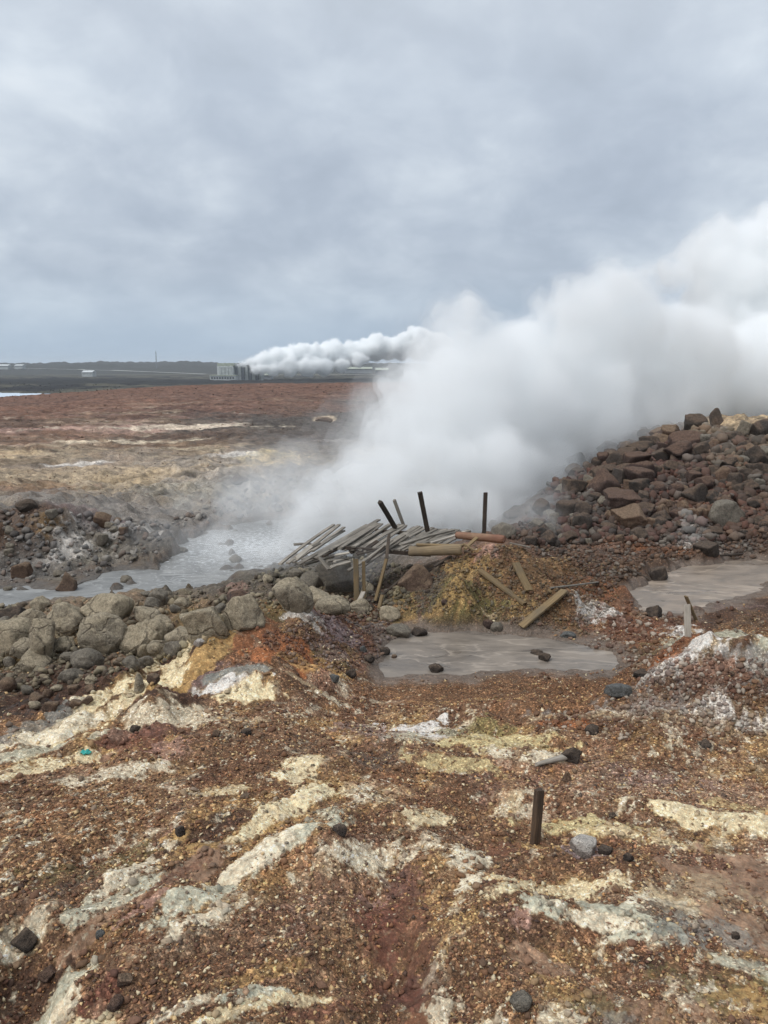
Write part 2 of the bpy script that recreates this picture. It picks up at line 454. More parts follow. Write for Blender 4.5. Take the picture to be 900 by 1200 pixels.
st3 = fbm2(X / 2.6, Y / 1.5, 5, 127, .68)
mixin(ALLS, plain * smooth(.08, .3, st3) * .5, C['dbrown'] * .9)
mixin(ALLS, plain * smooth(.12, .3, -st3) * .35, C['tanr'] * .9)
mixin(ALLS, plain * smooth(.15, .45, fbm2(X / 2.0, Y / .9, 4, 121, .65)) * .4, C['dbrown'])
mixin(ALLS, smooth(90, 125, dd + 12 * st), C['rbrown'] * .9)
mixin(ALLS, smooth(140, 185, dd), C['farg'] * .55)
fn = fbm2(X / 60, Y / 45, 5, 123, .65)
mixin(ALLS, smooth(180, 230, dd) * smooth(-.08, .08, fn), C['lava'] * .7)
mixin(ALLS, smooth(420, 520, dd) * smooth(900, 760, dd) * .9, C['lava'] * .6)
mixin(ALLS, smooth(900, 1000, dd) * smooth(.05, .3, fbm2(X / 300, Y / 90, 4, 125)), C['farg'] * .9)
mixin(ALLS, smooth(1200, 1350, dd), C['hill'])

# painted mineral patches, plus the painted dark of the walkway hollow: px, py, rx, ry, rot, colour, strength, gravel, warp
P_ = [
 # dark slope on the plain, yellow bank, grey bank
 (330,502,150,20,0,'dgrey',.8,.2,.7),(420,490,110,26,0,'dgrey',.75,.2,.6),(250,515,150,8,0,'dbrown',.6,.2,.9),(390,503,110,24,0,'dgrey',.7,.2,.7),(330,478,90,8,0,'rbrown',.6,.2,.6),(60,478,130,9,0,'rust',.35,.1,.8),(250,466,180,8,0,'rbrown',.5,.1,.8),
 (100,505,150,4,0,'pink',.6,.1,1.4),(230,500,90,3,0,'pale',.6,.1,1.4),(20,498,30,5,0,'dbrown',.7,.1,.6),(20,533,26,5,0,'tan',.8,.1,1.1),(90,545,34,2,0,'white',1,.1,.5),(140,520,70,3,0,'pale',.6,.1,1.3),
 (275,533,34,3,0,'white',.8,.1,.8),(320,536,40,8,0,'yellow',.5,.2,1.2),(230,545,60,10,0,'grey',.5,.2,1.3),(140,550,140,16,0,'grey',.4,.2,1.3),(330,550,80,16,0,'tan',.5,.2,1.3),(60,560,90,10,0,'tan',.5,.2,1.3),(160,560,60,8,0,'tan',.7,.2,1.0),
 (380,491,14,4,0,'tan',1,.1,.4),(395,519,26,2.5,0,'grey',.9,.1,.6),(300,560,110,14,0,'grey',.75,.3,.9),(390,560,70,40,0,'dgrey',.7,.3,.9),(230,580,70,14,0,'bluegrey',.6,.3,.9),
 (280,565,30,8,0,'dgrey',.6,.3,.8),(30,575,60,7,0,'brown',.7,.2,1),(30,592,14,6,0,'char',.8,.2,.6),
 (35,615,55,22,0,'dbrown',.95,.5,.7),(60,622,22,14,0,'ochre',.35,.4,1.0),(110,640,40,20,0,'grey',.8,.4,.9),(160,625,50,16,0,'dgrey',.8,.4,.8),(110,606,40,8,0,'mauve',.5,.3,.9),(85,640,18,18,0,'white',.7,.2,1.3),(150,618,40,8,0,'white',.55,.2,1.4),(60,655,40,6,0,'white',.4,.2,1.4),(20,655,30,14,0,'dgrey',.6,.4,.9),
 # bouldery gully
 (180,745,230,55,0,'olive',.55,.5,.8),(120,720,120,22,0,'tanr',.5,.5,1.0),(60,800,110,22,0,'dgrey',.6,.6,.9),(150,810,120,22,0,'dbrown',.85,.6,.7),(110,795,60,10,0,'tanr',.55,.5,1.1),
 (60,822,60,16,0,'dbrown',.95,.6,.6),(30,835,60,14,0,'char',.7,.6,.7),(120,815,80,18,0,'dbrown',1,.6,.6),(200,790,50,16,0,'dbrown',1,.6,.6),(300,690,60,18,0,'dgrey',.7,.5,.8),(275,695,18,7,0,'pink',.5,.4,.6),(250,790,40,14,0,'purple',.6,.5,.8),
 # mound and walkway
 (560,690,120,42,0,'olive',.5,.5,.9),(600,665,90,25,0,'ochre',.45,.5,1.1),(540,700,60,20,0,'olive',.85,.5,.8),(520,712,50,8,0,'ochre',.55,.5,1.1),(575,727,16,3,0,'cream',.7,.4,1.1),(560,645,50,12,0,'rust',.55,.5,1.0),
 (570,668,16,6,0,'pink',.8,.4,.8),(500,680,30,20,0,'dgrey',.7,.5,.8),(640,680,70,26,0,'brown',.7,.6,.9),(680,650,70,14,0,'rust',.5,.6,1.0),(660,641,40,6,0,'bluegrey',.8,.5,.8),(700,640,30,6,0,'white',.5,.5,1.2),
 (430,690,40,28,0,'char',.7,.4,.5),(620,735,50,10,0,'grey',.6,.5,.9),  # first patch: shade of the hollow under the deck, put into the colour
 # rock heap soil
 (780,570,230,75,0,'dbrown',.85,.6,.5),(750,560,60,30,0,'dred',.7,.6,.9),(860,610,80,14,0,'rust',.6,.5,1.0),(760,645,140,9,0,'rust',.7,.5,.8),(820,640,30,6,0,'white',.7,.4,1.2),(810,622,16,8,0,'white',.6,.4,1.2),
 (650,610,60,30,0,'dgrey',.7,.6,.8),(870,497,60,8,0,'tan',.7,.4,.9),(880,520,40,12,0,'dgrey',.6,.6,.8),(860,580,60,10,0,'rust',.5,.6,1.0),(800,535,60,14,0,'purple',.5,.6,1.0),
 # right middle ground
 (740,740,60,30,0,'rust',.75,.6,.8),(700,720,30,12,0,'white',.7,.4,1.1),(720,705,50,12,0,'rust',.6,.5,.9),(760,735,70,14,0,'rbrown',.8,.7,.7),(750,775,60,16,0,'olive',.6,.6,.9),(810,760,36,10,0,'pgreen',.85,.3,1.0),(800,745,20,8,0,'white',.7,.3,1.1),
 (860,730,70,30,0,'dbrown',.65,.7,.7),(870,700,60,10,0,'tanr',.6,.9,.7),(820,715,60,8,0,'purple',.6,.6,.8),(880,755,40,16,0,'gravel',.8,1,.7),
 (840,800,90,34,0,'dbrown',.8,.5,.8),(800,825,70,14,0,'white',.6,.4,1.4),(790,800,46,16,20,'rust',.7,.5,.9),(870,790,50,18,-20,'pgreen',.85,.3,1.0),(830,812,60,8,10,'white',.75,.3,1.1),(880,835,60,14,0,'grey',.7,.4,1.1),(760,820,30,6,0,'orange',.7,.4,.9),(800,775,40,10,0,'rust',.7,.5,.9),
 (830,830,50,10,0,'rust',.6,.5,.9),(720,830,60,10,0,'grey',.5,.5,.9),(690,845,90,12,0,'grey',.6,.5,1.2),(740,848,80,8,0,'white',.5,.4,1.4),(800,850,90,8,0,'white',.55,.4,1.4),(720,856,120,7,0,'tan',.5,.4,1.4),(640,835,50,8,0,'dbrown',.6,.5,.9),(760,842,140,12,0,'dbrown',.6,.5,1.0),(880,858,60,6,0,'white',.5,.4,1.1),(660,862,40,5,0,'orange',.6,.5,1.0),
 # gravel beach
 (585,812,175,30,0,'sand',1,1,.35),(640,795,110,12,0,'sand',1,1,.4),(590,826,130,8,0,'ochre',.35,1,.9),
 # orange slope left of the puddle
 (330,770,60,22,0,'orange',.75,.35,.9),(300,752,40,16,0,'rust',.8,.4,.8),(370,790,50,12,0,'ochre',.6,.5,.9),(400,735,60,16,0,'dred',.7,.5,.8),(390,740,36,12,0,'mauve',.8,.4,.9),(360,735,26,9,0,'white',.55,.4,1.2),(440,740,40,14,0,'grey',.65,.5,.9),
 (330,800,50,8,0,'tan',.6,.5,.9),(385,770,30,12,0,'olive',.5,.5,.9),(400,770,40,14,0,'purple',.6,.5,.9),(430,785,30,8,0,'rust',.5,.7,.8),
 # crest line: yellow, white, cream
 (235,775,60,12,25,'ochre',.85,.3,1.0),(180,800,70,9,22,'cream',.9,.35,1.0),(275,797,50,8,0,'bluegrey',.85,.3,.9),(265,803,40,5,0,'white',.95,.3,1.0),(290,812,40,7,0,'cream',.85,.35,1.0),(110,830,80,9,20,'cream',.85,.4,1.1),(40,856,60,9,12,'bluegrey',.6,.3,1.0),
 (50,862,80,8,10,'pale',.8,.35,1.1),(60,880,90,8,5,'pgreen',.7,.35,1.1),(40,900,80,7,4,'cream',.85,.4,1.1),(130,905,70,9,0,'pale',.6,.5,1.3),(220,840,90,16,0,'pale',.5,.5,1.4),(300,850,60,14,0,'tan',.5,.6,1.3),
 (160,870,50,16,0,'dred',.75,.5,.9),(200,860,40,10,0,'red',.6,.5,1.0),(250,880,60,14,0,'brown',.7,.9,.8),(330,870,90,30,0,'brown',.75,.9,.8),(200,880,30,9,0,'pink',.5,.5,1.0),
 (490,858,50,11,0,'white',.8,.35,1.1),(470,868,50,9,0,'pgreen',.6,.35,1.1),(560,862,60,10,0,'olive',.7,.7,.9),(590,880,80,12,0,'yellow',.75,.4,1.1),(620,895,60,7,0,'pale',.7,.4,1.1),(540,900,60,9,0,'yellow',.6,.4,1.2),
 (440,860,40,14,0,'purple',.6,.6,1.0),(430,890,50,10,0,'dgrey',.5,.6,.9),(350,905,34,12,10,'cream',.85,.35,1.1),(270,925,60,8,0,'cream',.5,.4,1.2),(500,955,34,10,0,'cream',.95,.3,.9),(470,925,50,20,0,'rust',.4,.8,1.0),
 # left gravel field
 (90,965,130,42,0,'gravel',.85,1,.7),(60,960,90,22,0,'rust',.3,1,.8),(110,1010,100,16,5,'olive',.5,.9,.9),(30,930,50,18,0,'brown',.7,1,.8),
 # channel left of centre and its light banks
 (230,985,46,12,-10,'ochre',.8,.15,.8),(250,970,60,10,0,'dbrown',.8,.8,.9),(255,975,36,8,0,'dbrown',.8,.8,.8),(225,1010,60,14,20,'tanr',.9,.1,.7),(190,1030,60,10,25,'rbrown',.6,.3,.8),(310,965,50,9,22,'ochre',.8,.2,.8),
 (330,950,70,10,25,'cream',.85,.3,1.1),(350,985,70,12,22,'pgreen',.9,.25,1.0),(290,1010,70,12,25,'pale',.9,.25,1.0),(230,1050,60,14,20,'pgreen',.9,.25,1.0),(240,1075,50,14,20,'pale',.8,.3,1.2),(140,1045,60,14,15,'pgreen',.75,.35,1.2),(150,1020,40,9,20,'pale',.8,.3,1.1),
 (60,1045,50,12,0,'dgrey',.4,.6,1.0),(110,1080,60,9,20,'tanr',.8,.15,.9),(400,1010,60,12,20,'pale',.6,.4,1.4),(380,960,30,10,0,'pgreen',.7,.3,1.0),(165,1065,40,6,18,'pink',.6,.3,1.0),
 # bottom left
 (30,1120,50,34,0,'dbrown',.8,.6,.8),(60,1170,30,40,0,'pale',.9,.15,.8),(70,1130,36,16,20,'pgreen',.9,.2,.9),(110,1185,36,18,0,'cream',.9,.15,.9),(10,1170,18,40,0,'dred',.8,.5,.8),(120,1160,40,16,0,'dred',.8,.6,.9),(20,1190,14,14,0,'ochre',.6,.2,.8),
 (250,1120,130,50,0,'brown',.75,1,.8),(300,1170,60,12,10,'pgreen',.85,.3,1.1),(350,1165,50,9,0,'cream',.7,.3,1.1),(270,1190,70,9,0,'cream',.7,.35,1.2),(300,1140,60,10,0,'ochre',.5,.7,1.1),(200,1190,50,8,0,'pale',.6,.4,1.2),(380,1180,50,14,0,'dred',.6,.7,.9),
 # red channel
 (470,1080,44,60,0,'rbrown',.85,.35,.7),(455,1120,40,70,0,'dred',.6,.25,.7),(480,1160,50,60,0,'red',.45,.1,.7),(490,1180,40,24,0,'rust',.4,.05,.8),(480,1150,20,20,0,'dred',.7,.1,.8),(430,1040,26,9,0,'pink',.9,.3,1.1),(470,1020,30,16,0,'red',.7,.4,.9),(440,1060,40,18,0,'dred',.7,.5,.9),
 # right foreground
 (780,930,150,24,0,'tanr',.8,1,.7),(760,915,120,12,0,'purple',.45,1,.9),(840,965,90,10,0,'cream',.85,.35,1.1),(870,950,60,8,0,'yellow',.5,.5,1.1),(690,968,80,10,0,'yellow',.75,.4,1.2),(750,985,80,7,0,'cream',.6,.5,1.3),(640,985,60,7,0,'ochre',.6,.6,.9),(590,985,26,9,0,'rbrown',.7,.2,.8),
 (685,995,28,12,0,'mauve',.8,.4,.9),(545,1000,30,18,0,'pale',.8,.35,1.1),(550,1030,24,10,0,'pale',.85,.3,1.0),(590,1050,30,8,0,'cream',.9,.25,1.0),(640,1070,30,12,0,'pgreen',.95,.1,.8),(690,1040,120,14,0,'cream',.7,.4,1.2),(740,1080,70,20,-10,'pgreen',.95,.1,.8),
 (760,1060,60,12,0,'pale',.85,.25,1.0),(790,1100,40,18,0,'bluegrey',.6,.1,.9),(700,1080,60,7,0,'pale',.8,.3,1.0),(600,1080,30,9,0,'pink',.6,.4,1.1),(780,1075,36,16,0,'dbrown',.7,.8,1.0),(720,1050,30,14,0,'brown',.8,.9,.9),(770,1130,40,9,0,'dbrown',.9,.9,.8),
 (870,1020,80,26,0,'tanr',.95,.05,.6),(850,1060,110,36,0,'tan',.5,.05,.8),(880,1090,60,26,0,'tanr',.75,.05,.8),(830,1090,60,16,0,'bluegrey',.55,.1,.9),(880,1130,60,9,0,'pgreen',.7,.1,1.0),(840,1160,90,26,0,'olive',.5,.1,.8),(760,1180,90,20,0,'tanr',.6,.1,.8),(700,1170,60,16,0,'olive',.45,.3,.8),(730,1190,50,14,0,'bluegrey',.4,.15,.9),(890,1180,60,20,0,'ochre',.55,.1,.8),
 (640,1120,60,16,0,'tanr',.8,.2,.8),(650,1150,60,16,0,'ochre',.45,.3,1.0),(560,1110,50,70,0,'brown',.6,1,.8),(590,1170,60,24,0,'gravel',.6,1,.8),(540,1080,30,12,0,'ochre',.5,.9,1.0),(520,1170,26,16,0,'pale',.6,.3,1.3),(560,1195,40,9,0,'pale',.6,.3,1.3),(700,1010,70,9,0,'brown',.8,1,.8),(800,1000,80,9,0,'rbrown',.7,1,.8),
]
for i, (a, b, c, d, rot, col, k, g, w) in enumerate(P_):
    sl, m = patch_mask(patch(a, b, c, d, rot if rot else (14 if b > 930 and c > 1.6 * d and a < 600 else 0)), w * .75, .62 if b > 700 else .25, 200 + i, .55)
    nr = smooth(16, 11, dd[sl]); m0 = m
    crisp = smooth(.43, .60, m * (.42 + .55 * k) + (.74 if w > 1 else .55) * nB[sl] + .34 * nF[sl]) * min(1, k + .1)
    m = crisp * nr + m * k * np.clip(.86 + .6 * nB[sl], 0, 1) * (1 - nr)
    if b > 700 and col in ('pale', 'cream', 'pgreen', 'white', 'yellow'):      # stained fringe round a crust
        fr = smooth(.24, .50, m0 * (.42 + .55 * k) + .55 * nB[sl] + .2 * nF[sl]) * nr * .55
        mixin(sl, fr, C['ochre' if col in ('yellow', 'cream') else 'tan'] * .9, .6)
    mcol = C[col] * (1 + .5 * nF[sl] + .25 * nB[sl]).clip(.6, 1.2)[..., None]
    mixin(sl, m, mcol, g)
    if col in ('pale', 'cream', 'pgreen', 'white', 'yellow'): CRU[sl] = CRU[sl] * (1 - m) + m
    elif g <= .5: CRU[sl] *= 1 - .5 * m
    else: CRU[sl] *= 1 - m
# gravel thrown over the crusts: broken fine mottling (near field)
nearf = smooth(15, 10, dd)
nG = fbm2(X / .05, Y / .045, 3, 133, .7)
rocky = smooth(1.1, 1.4, ROUGH); rocky = np.maximum(rocky, .8 * smooth(.3, .2, ROUGH))
mixin(ALLS, nearf * smooth(.22, .32, nF + .4 * nA - .1 * CRU) * .8 * smooth(.08, .3, GRV) * (1 - rocky), C['brown'] * .92, .9)
mixin(ALLS, nearf * smooth(.34, .42, -nF + .4 * nC) * .7 * smooth(.08, .3, GRV) * (1 - rocky), C['pale'] * .85)
mixin(ALLS, nearf * smooth(.25, .5, nG) * .45, C['dbrown']); mixin(ALLS, nearf * smooth(.34, .6, -nG) * .3 * (GRV > .2) * (1 - rocky), C['tan'])
H += (CRU * (.005 + .008 * nB + .006 * nF) + smooth(.1, .4, nB) * .010) * nearf * (1 - rocky)
mixin(ALLS, smooth(13, 16, dd) * smooth(60, 40, dd) * smooth(.1, .4, fbm2(X / .8, Y / .5, 4, 135, .7)) * .5, C['dgrey'])
# mud-soaked rims round the pools
WET = np.zeros(H.shape)
for k, (sd, z) in POOLSD.items():
    w = smooth(.5, .0, sd) if z > 1.5 else smooth(1.0, 0, sd)
    w = w * smooth(z + .32, z + .10, H)
    mixin(ALLS, w * .55 * (1 - smooth(.1, .4, nB) * .6), C['brown'] * .85, .6); w2 = smooth(.45, .10, sd + .35 * nB) * smooth(z + .14, z + .04, H); mixin(ALLS, w2 * .92, lin((142, 129, 117)) if z > 1.5 else C['grey'] * .75, .2); WET = np.maximum(WET, w)
for a, b, c, d in [(870,1050,110,60),(480,1150,50,70),(225,1005,60,20),(860,730,60,20)]:
    sl, m = patch_mask(patch(a, b, c, d), .4, .4, 9); WET[sl] = np.maximum(WET[sl], .5 * m)
rel = smooth(20, 30, dd) * smooth(400, 250, dd)
ALB *= (1 + rel * (.75 * fbm2(X / .9, Y / .5, 4, 151, .65) + .45 * fbm2(X / 4.5, Y / 1.8, 5, 153, .65)))[..., None].clip(.35, 1.7)
lum = ALB.mean(-1, keepdims=True); ALB += (lum - ALB) * (.24 * smooth(34, 55, dd))[..., None]
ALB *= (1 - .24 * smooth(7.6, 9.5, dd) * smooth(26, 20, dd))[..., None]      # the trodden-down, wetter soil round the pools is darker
print('colours', round(time.time() - T0, 1))

# ------------------------------------------------------------------ ground mesh
co = np.stack([X, Y, H], -1).reshape(-1, 3)
idx = np.arange(NU * NV).reshape(NU, NV)
a = idx[:-1, :-1]; b = idx[1:, :-1]; c = idx[1:, 1:]; d = idx[:-1, 1:]
faces = np.stack([a, b, c, d], -1).reshape(-1, 4)[:, ::-1]
# close the little disc at the viewer's feet
def ground_material():
    m, nt = new_mat('mineral_soil'); g = N(nt)
    out = g.n('ShaderNodeOutputMaterial'); b = g.n('ShaderNodeBsdfPrincipled'); g.l(b.outputs[0], out.inputs[0])
    at_ = g.n('ShaderNodeAttribute', attribute_name='soil'); gr = g.n('ShaderNodeAttribute', attribute_name='gravel'); we = g.n('ShaderNodeAttribute', attribute_name='wet')
    geo = g.n('ShaderNodeNewGeometry'); pos = geo.outputs['Position']
    # near detail: grains
    vo = g.n('ShaderNodeTexVoronoi', feature='F1'); vo.inputs['Scale'].default_value = 62; g.l(pos, vo.inputs['Vector'])
    vo2 = g.n('ShaderNodeTexVoronoi', feature='F1'); vo2.inputs['Scale'].default_value = 130; g.l(pos, vo2.inputs['Vector'])
    n1 = g.noise(pos, 9, 8, .7); n2 = g.noise(pos, 1.1, 6, .65); n3 = g.noise(pos, 45, 4, .7)
    sepc = g.n('ShaderNodeSeparateColor'); g.l(vo.outputs['Color'], sepc.inputs[0])
    sepd = g.n('ShaderNodeSeparateColor'); g.l(vo2.outputs['Color'], sepd.inputs[0])
    grain = g.ramp(sepc.outputs[0], [(0, .5), (.35, .72), (.66, .95), (.84, 1.2), (.93, 1.9), (1, 3.0)])
    grain2 = g.ramp(sepd.outputs[0], [(0, .6), (.5, .95), (.8, 1.25), (1, 1.9)])
    gm = g.math('MULTIPLY', grain, grain2)
    gm = g.math('ADD', g.math('MULTIPLY', g.math('SUBTRACT', gm, 1.0), gr.outputs['Fac']), 1.0)
    gm = g.math('MINIMUM', gm, 3.0)
    v = g.math('MULTIPLY', gm, g.maprange(n1.outputs[0], .25, .75, .55, 1.4))
    v = g.math('MULTIPLY', v, g.maprange(n2.outputs[0], .25, .75, .82, 1.15))
    v = g.math('MULTIPLY', v, g.maprange(n3.outputs[0], .25, .75, .75, 1.25))
    col = g.n('ShaderNodeVectorMath', operation='SCALE'); g.l(at_.outputs['Color'], col.inputs[0]); g.l(v, col.inputs['Scale'])
    # grains vary in hue a little: some rusty, some yellowish
    tint = g.mix(g.math('MULTIPLY', sepc.outputs[1], .35), (1, 1, 1), (1.15, .82, .62))
    col2 = g.mix(1.0, col.outputs[0], tint, 'MULTIPLY')
    wetd = g.math('SUBTRACT', 1.0, g.math('MULTIPLY', we.outputs['Fac'], .22))
    c3 = g.n('ShaderNodeVectorMath', operation='SCALE'); g.l(col2, c3.inputs[0]); g.l(wetd, c3.inputs['Scale'])
    wq = g.n('ShaderNodeVectorMath', operation='MULTIPLY_ADD'); nq = g.noise(pos, 7, 4, .6); g.l(nq.outputs['Color'], wq.inputs[0]); wq.inputs[1].default_value = (.12, .12, .12); g.l(pos, wq.inputs[2])
    ve = g.n('ShaderNodeTexVoronoi', feature='DISTANCE_TO_EDGE'); ve.inputs['Scale'].default_value = 5.5; g.l(wq.outputs[0], ve.inputs['Vector'])
    ck = g.math('MULTIPLY', g.ramp(ve.outputs['Distance'], [(0, 1), (.02, .7), (.06, 0)]), g.math('MULTIPLY', g.maprange(gr.outputs['Fac'], .2, .6, 1, 0), g.ramp(n2.outputs[0], [(.42, 0), (.55, 1)])))
    ck = g.math('SUBTRACT', 1.0, g.math('MULTIPLY', ck, .42))
    c3b = g.n('ShaderNodeVectorMath', operation='SCALE'); g.l(c3.outputs[0], c3b.inputs[0]); g.l(ck, c3b.inputs['Scale'])
    c4 = g.n('ShaderNodeVectorMath', operation='MINIMUM'); g.l(c3b.outputs[0], c4.inputs[0]); c4.inputs[1].default_value = (.85, .8, .72)
    g.l(c4.outputs[0], b.inputs['Base Color'])
    g.l(g.maprange(we.outputs['Fac'], 0, 1, .92, .5), b.inputs['Roughness'])
    b.inputs['Specular IOR Level'].default_value = .25
    h = g.math('ADD', g.math('MULTIPLY', n1.outputs[0], .05), g.math('MULTIPLY', g.math('SUBTRACT', .5, vo.outputs['Distance']), g.math('MULTIPLY', gr.outputs['Fac'], .010)))
    h = g.math('ADD', h, g.math('MULTIPLY', n3.outputs[0], .008))
    bp = g.n('ShaderNodeBump'); bp.inputs['Strength'].default_value = .9; bp.inputs['Distance'].default_value = .8
    g.l(h, bp.inputs['Height']); g.l(bp.outputs[0], b.inputs['Normal'])
    return m
MG = ground_material()
ground = add_mesh('ground', co, faces, MG)
tag(ground, 'rusty brown and cream mineral soil sloping down to the mud pool', 'ground', kind='structure')
me = ground.data
at_ = me.attributes.new('soil', 'FLOAT_COLOR', 'POINT'); at_.data.foreach_set('color', np.concatenate([ALB.reshape(-1, 3), np.ones((NU * NV, 1))], 1).astype(np.float32).ravel())
at_ = me.attributes.new('gravel', 'FLOAT', 'POINT'); at_.data.foreach_set('value', GRV.astype(np.float32).ravel())
at_ = me.attributes.new('wet', 'FLOAT', 'POINT'); at_.data.foreach_set('value', WET.astype(np.float32).ravel())
print('ground', round(time.time() - T0, 1))

# ------------------------------------------------------------------ mud and water sheets
def mud_material(name, col, col2, rough, scale, stretch=(1, 1, 1), foam=None, ripples=.02):
    m, nt = new_mat(name); g = N(nt)
    out = g.n('ShaderNodeOutputMaterial'); b = g.n('ShaderNodeBsdfPrincipled'); g.l(b.outputs[0], out.inputs[0])
    geo = g.n('ShaderNodeNewGeometry'); mp = g.n('ShaderNodeMapping'); mp.inputs['Scale'].default_value = stretch; mp.inputs['Rotation'].default_value = (0, 0, R(-18))
    g.l(geo.outputs['Position'], mp.inputs[0]); pos = mp.outputs[0]
    n1 = g.noise(pos, scale, 6, .6, 1.2); n2 = g.noise(pos, scale * 7, 5, .6, .5); n4 = g.noise(pos, scale * .35, 4, .6, 1.5)
    c = g.mix(g.ramp(n1.outputs[0], [(.35, 0), (.6, 1)]), col, col2)
    c = g.mix(g.math('MULTIPLY', g.ramp(n2.outputs[0], [(.45, 0), (.7, 1)]), .35), c, [q * 1.3 for q in col2])
    streak = g.ramp(n4.outputs[0], [(.47, 0), (.495, 1), (.51, 0)])
    c = g.mix(g.math('MULTIPLY', streak, .7), c, [min(q * 1.55, .8) for q in col2])
    if foam:
        d = g.n('ShaderNodeVectorMath', operation='DISTANCE'); g.l(geo.outputs['Position'], d.inputs[0]); d.inputs[1].default_value = foam[:3]
        f = g.maprange(d.outputs['Value'], foam[3] * .1, foam[3], .14, -.14)
        f = g.ramp(g.math('ADD', n2.outputs[0], f), [(.55, 0), (.66, .85)])
        c = g.mix(f, c, (.62, .64, .65))
    g.l(c, b.inputs['Base Color']); 
    g.l(g.maprange(n1.outputs[0], .3, .7, rough * .7, rough * 1.5), b.inputs['Roughness'])
    b.inputs['Specular IOR Level'].default_value = .3
    bp = g.n('ShaderNodeBump'); bp.inputs['Strength'].default_value = 1.0; bp.inputs['Distance'].default_value = ripples
    g.l(g.math('ADD', n1.outputs[0], g.math('MULTIPLY', n2.outputs[0], .35)), bp.inputs['Height']); g.l(bp.outputs[0], b.inputs['Normal'])
    return m
def sheet(name, P, z, mat, grow=1.0):
    """level sheet with real low ripples, a bit larger than the outline so it runs under the banks"""
    W = poly_world(P, z); mn = W.min(0) - grow; mx = W.max(0) + grow
    st_ = .1 if z > 1.5 else .22 if z > 0 else 6.0
    xs = np.arange(mn[0], mx[0], st_); ys = np.arange(mn[1], mx[1], st_)
    gx, gy = np.meshgrid(xs, ys, indexing='ij')
    sd = poly_sd(W, gx, gy)
    amp = .006 if z > 1.5 else .012
    gz_ = z + (amp * fbm2(gx / .5, gy / .35, 3, 301) if z > 0 else 0 * gx)
    n, k = gx.shape; idx = np.arange(n * k).reshape(n, k)
    ok = sd < grow
    f = np.stack([idx[:-1, :-1], idx[1:, :-1], idx[1:, 1:], idx[:-1, 1:]], -1)
    keep = ok[:-1, :-1] & ok[1:, :-1] & ok[1:, 1:] & ok[:-1, 1:]
    f = f[keep]; used = np.unique(f); rm = np.zeros(n * k, int); rm[used] = np.arange(len(used))
    v = np.stack([gx, gy, gz_], -1).reshape(-1, 3)[used]
    o = add_mesh(name, v, rm[f], mat)
    return o
fx, fy, _ = on_z(320, 640, 1.0)
o = sheet('mud_pool', POOLS['mud_pool'][1], 1.0, mud_material('grey_pool_mud', lin((108,108,106)), lin((132,132,130)), .42, 1.0, (1, 1.6, 1), (fx, fy, 1.0, 5.0), .03), .8)
tag(o, 'grey steaming mud pool with white froth beside the vent', 'mud pool', kind='structure')
o = sheet('mud_puddle', POOLS['middle_mud_puddle'][1], 2.16, mud_material('brown_mud', lin((98,91,84)), lin((134,124,113)), .33, .8, (1, 2.2, 1), None, .004), .4)
tag(o, 'smooth brown-grey mud puddle below the walkway mound, between gravel and planks', 'mud puddle', kind='structure')
o = sheet('mud_puddle', POOLS['right_mud_puddle'][1], 2.18, mud_material('pink_mud', lin((102,93,84)), lin((142,128,114)), .33, .8, (1, 2.0, 1), None, .004), .4)
tag(o, 'pinkish mud puddle at the foot of the rock heap on the right', 'mud puddle', kind='structure')
m, nt = new_mat('lagoon_water'); g = N(nt)
b_ = g.n('ShaderNodeBsdfPrincipled'); g.l(b_.outputs[0], g.n('ShaderNodeOutputMaterial').inputs[0])
b_.inputs['Base Color'].default_value = (.66, .76, .86, 1); b_.inputs['Roughness'].default_value = .15
o = sheet('lagoon_water', [(-300,474),(0,472),(35,471),(70,468),(112,462.5),(60,461.5),(0,460.5),(-300,459)], LZ, m, 8)
tag(o, 'pale bluish lagoon beyond the red plain', 'lagoon', kind='structure')

# ================================================================== ROCKS
def ico(level):
    bm = bmesh.new(); bmesh.ops.create_icosphere(bm, subdivisions=level, radius=1)
    v = np.array([q.co[:] for q in bm.verts]); f = np.array([[q.index for q in p.verts] for p in bm.faces]); bm.free()
    return v, f
ICO = {k: ico(k) for k in (1, 2, 3, 4, 5)}

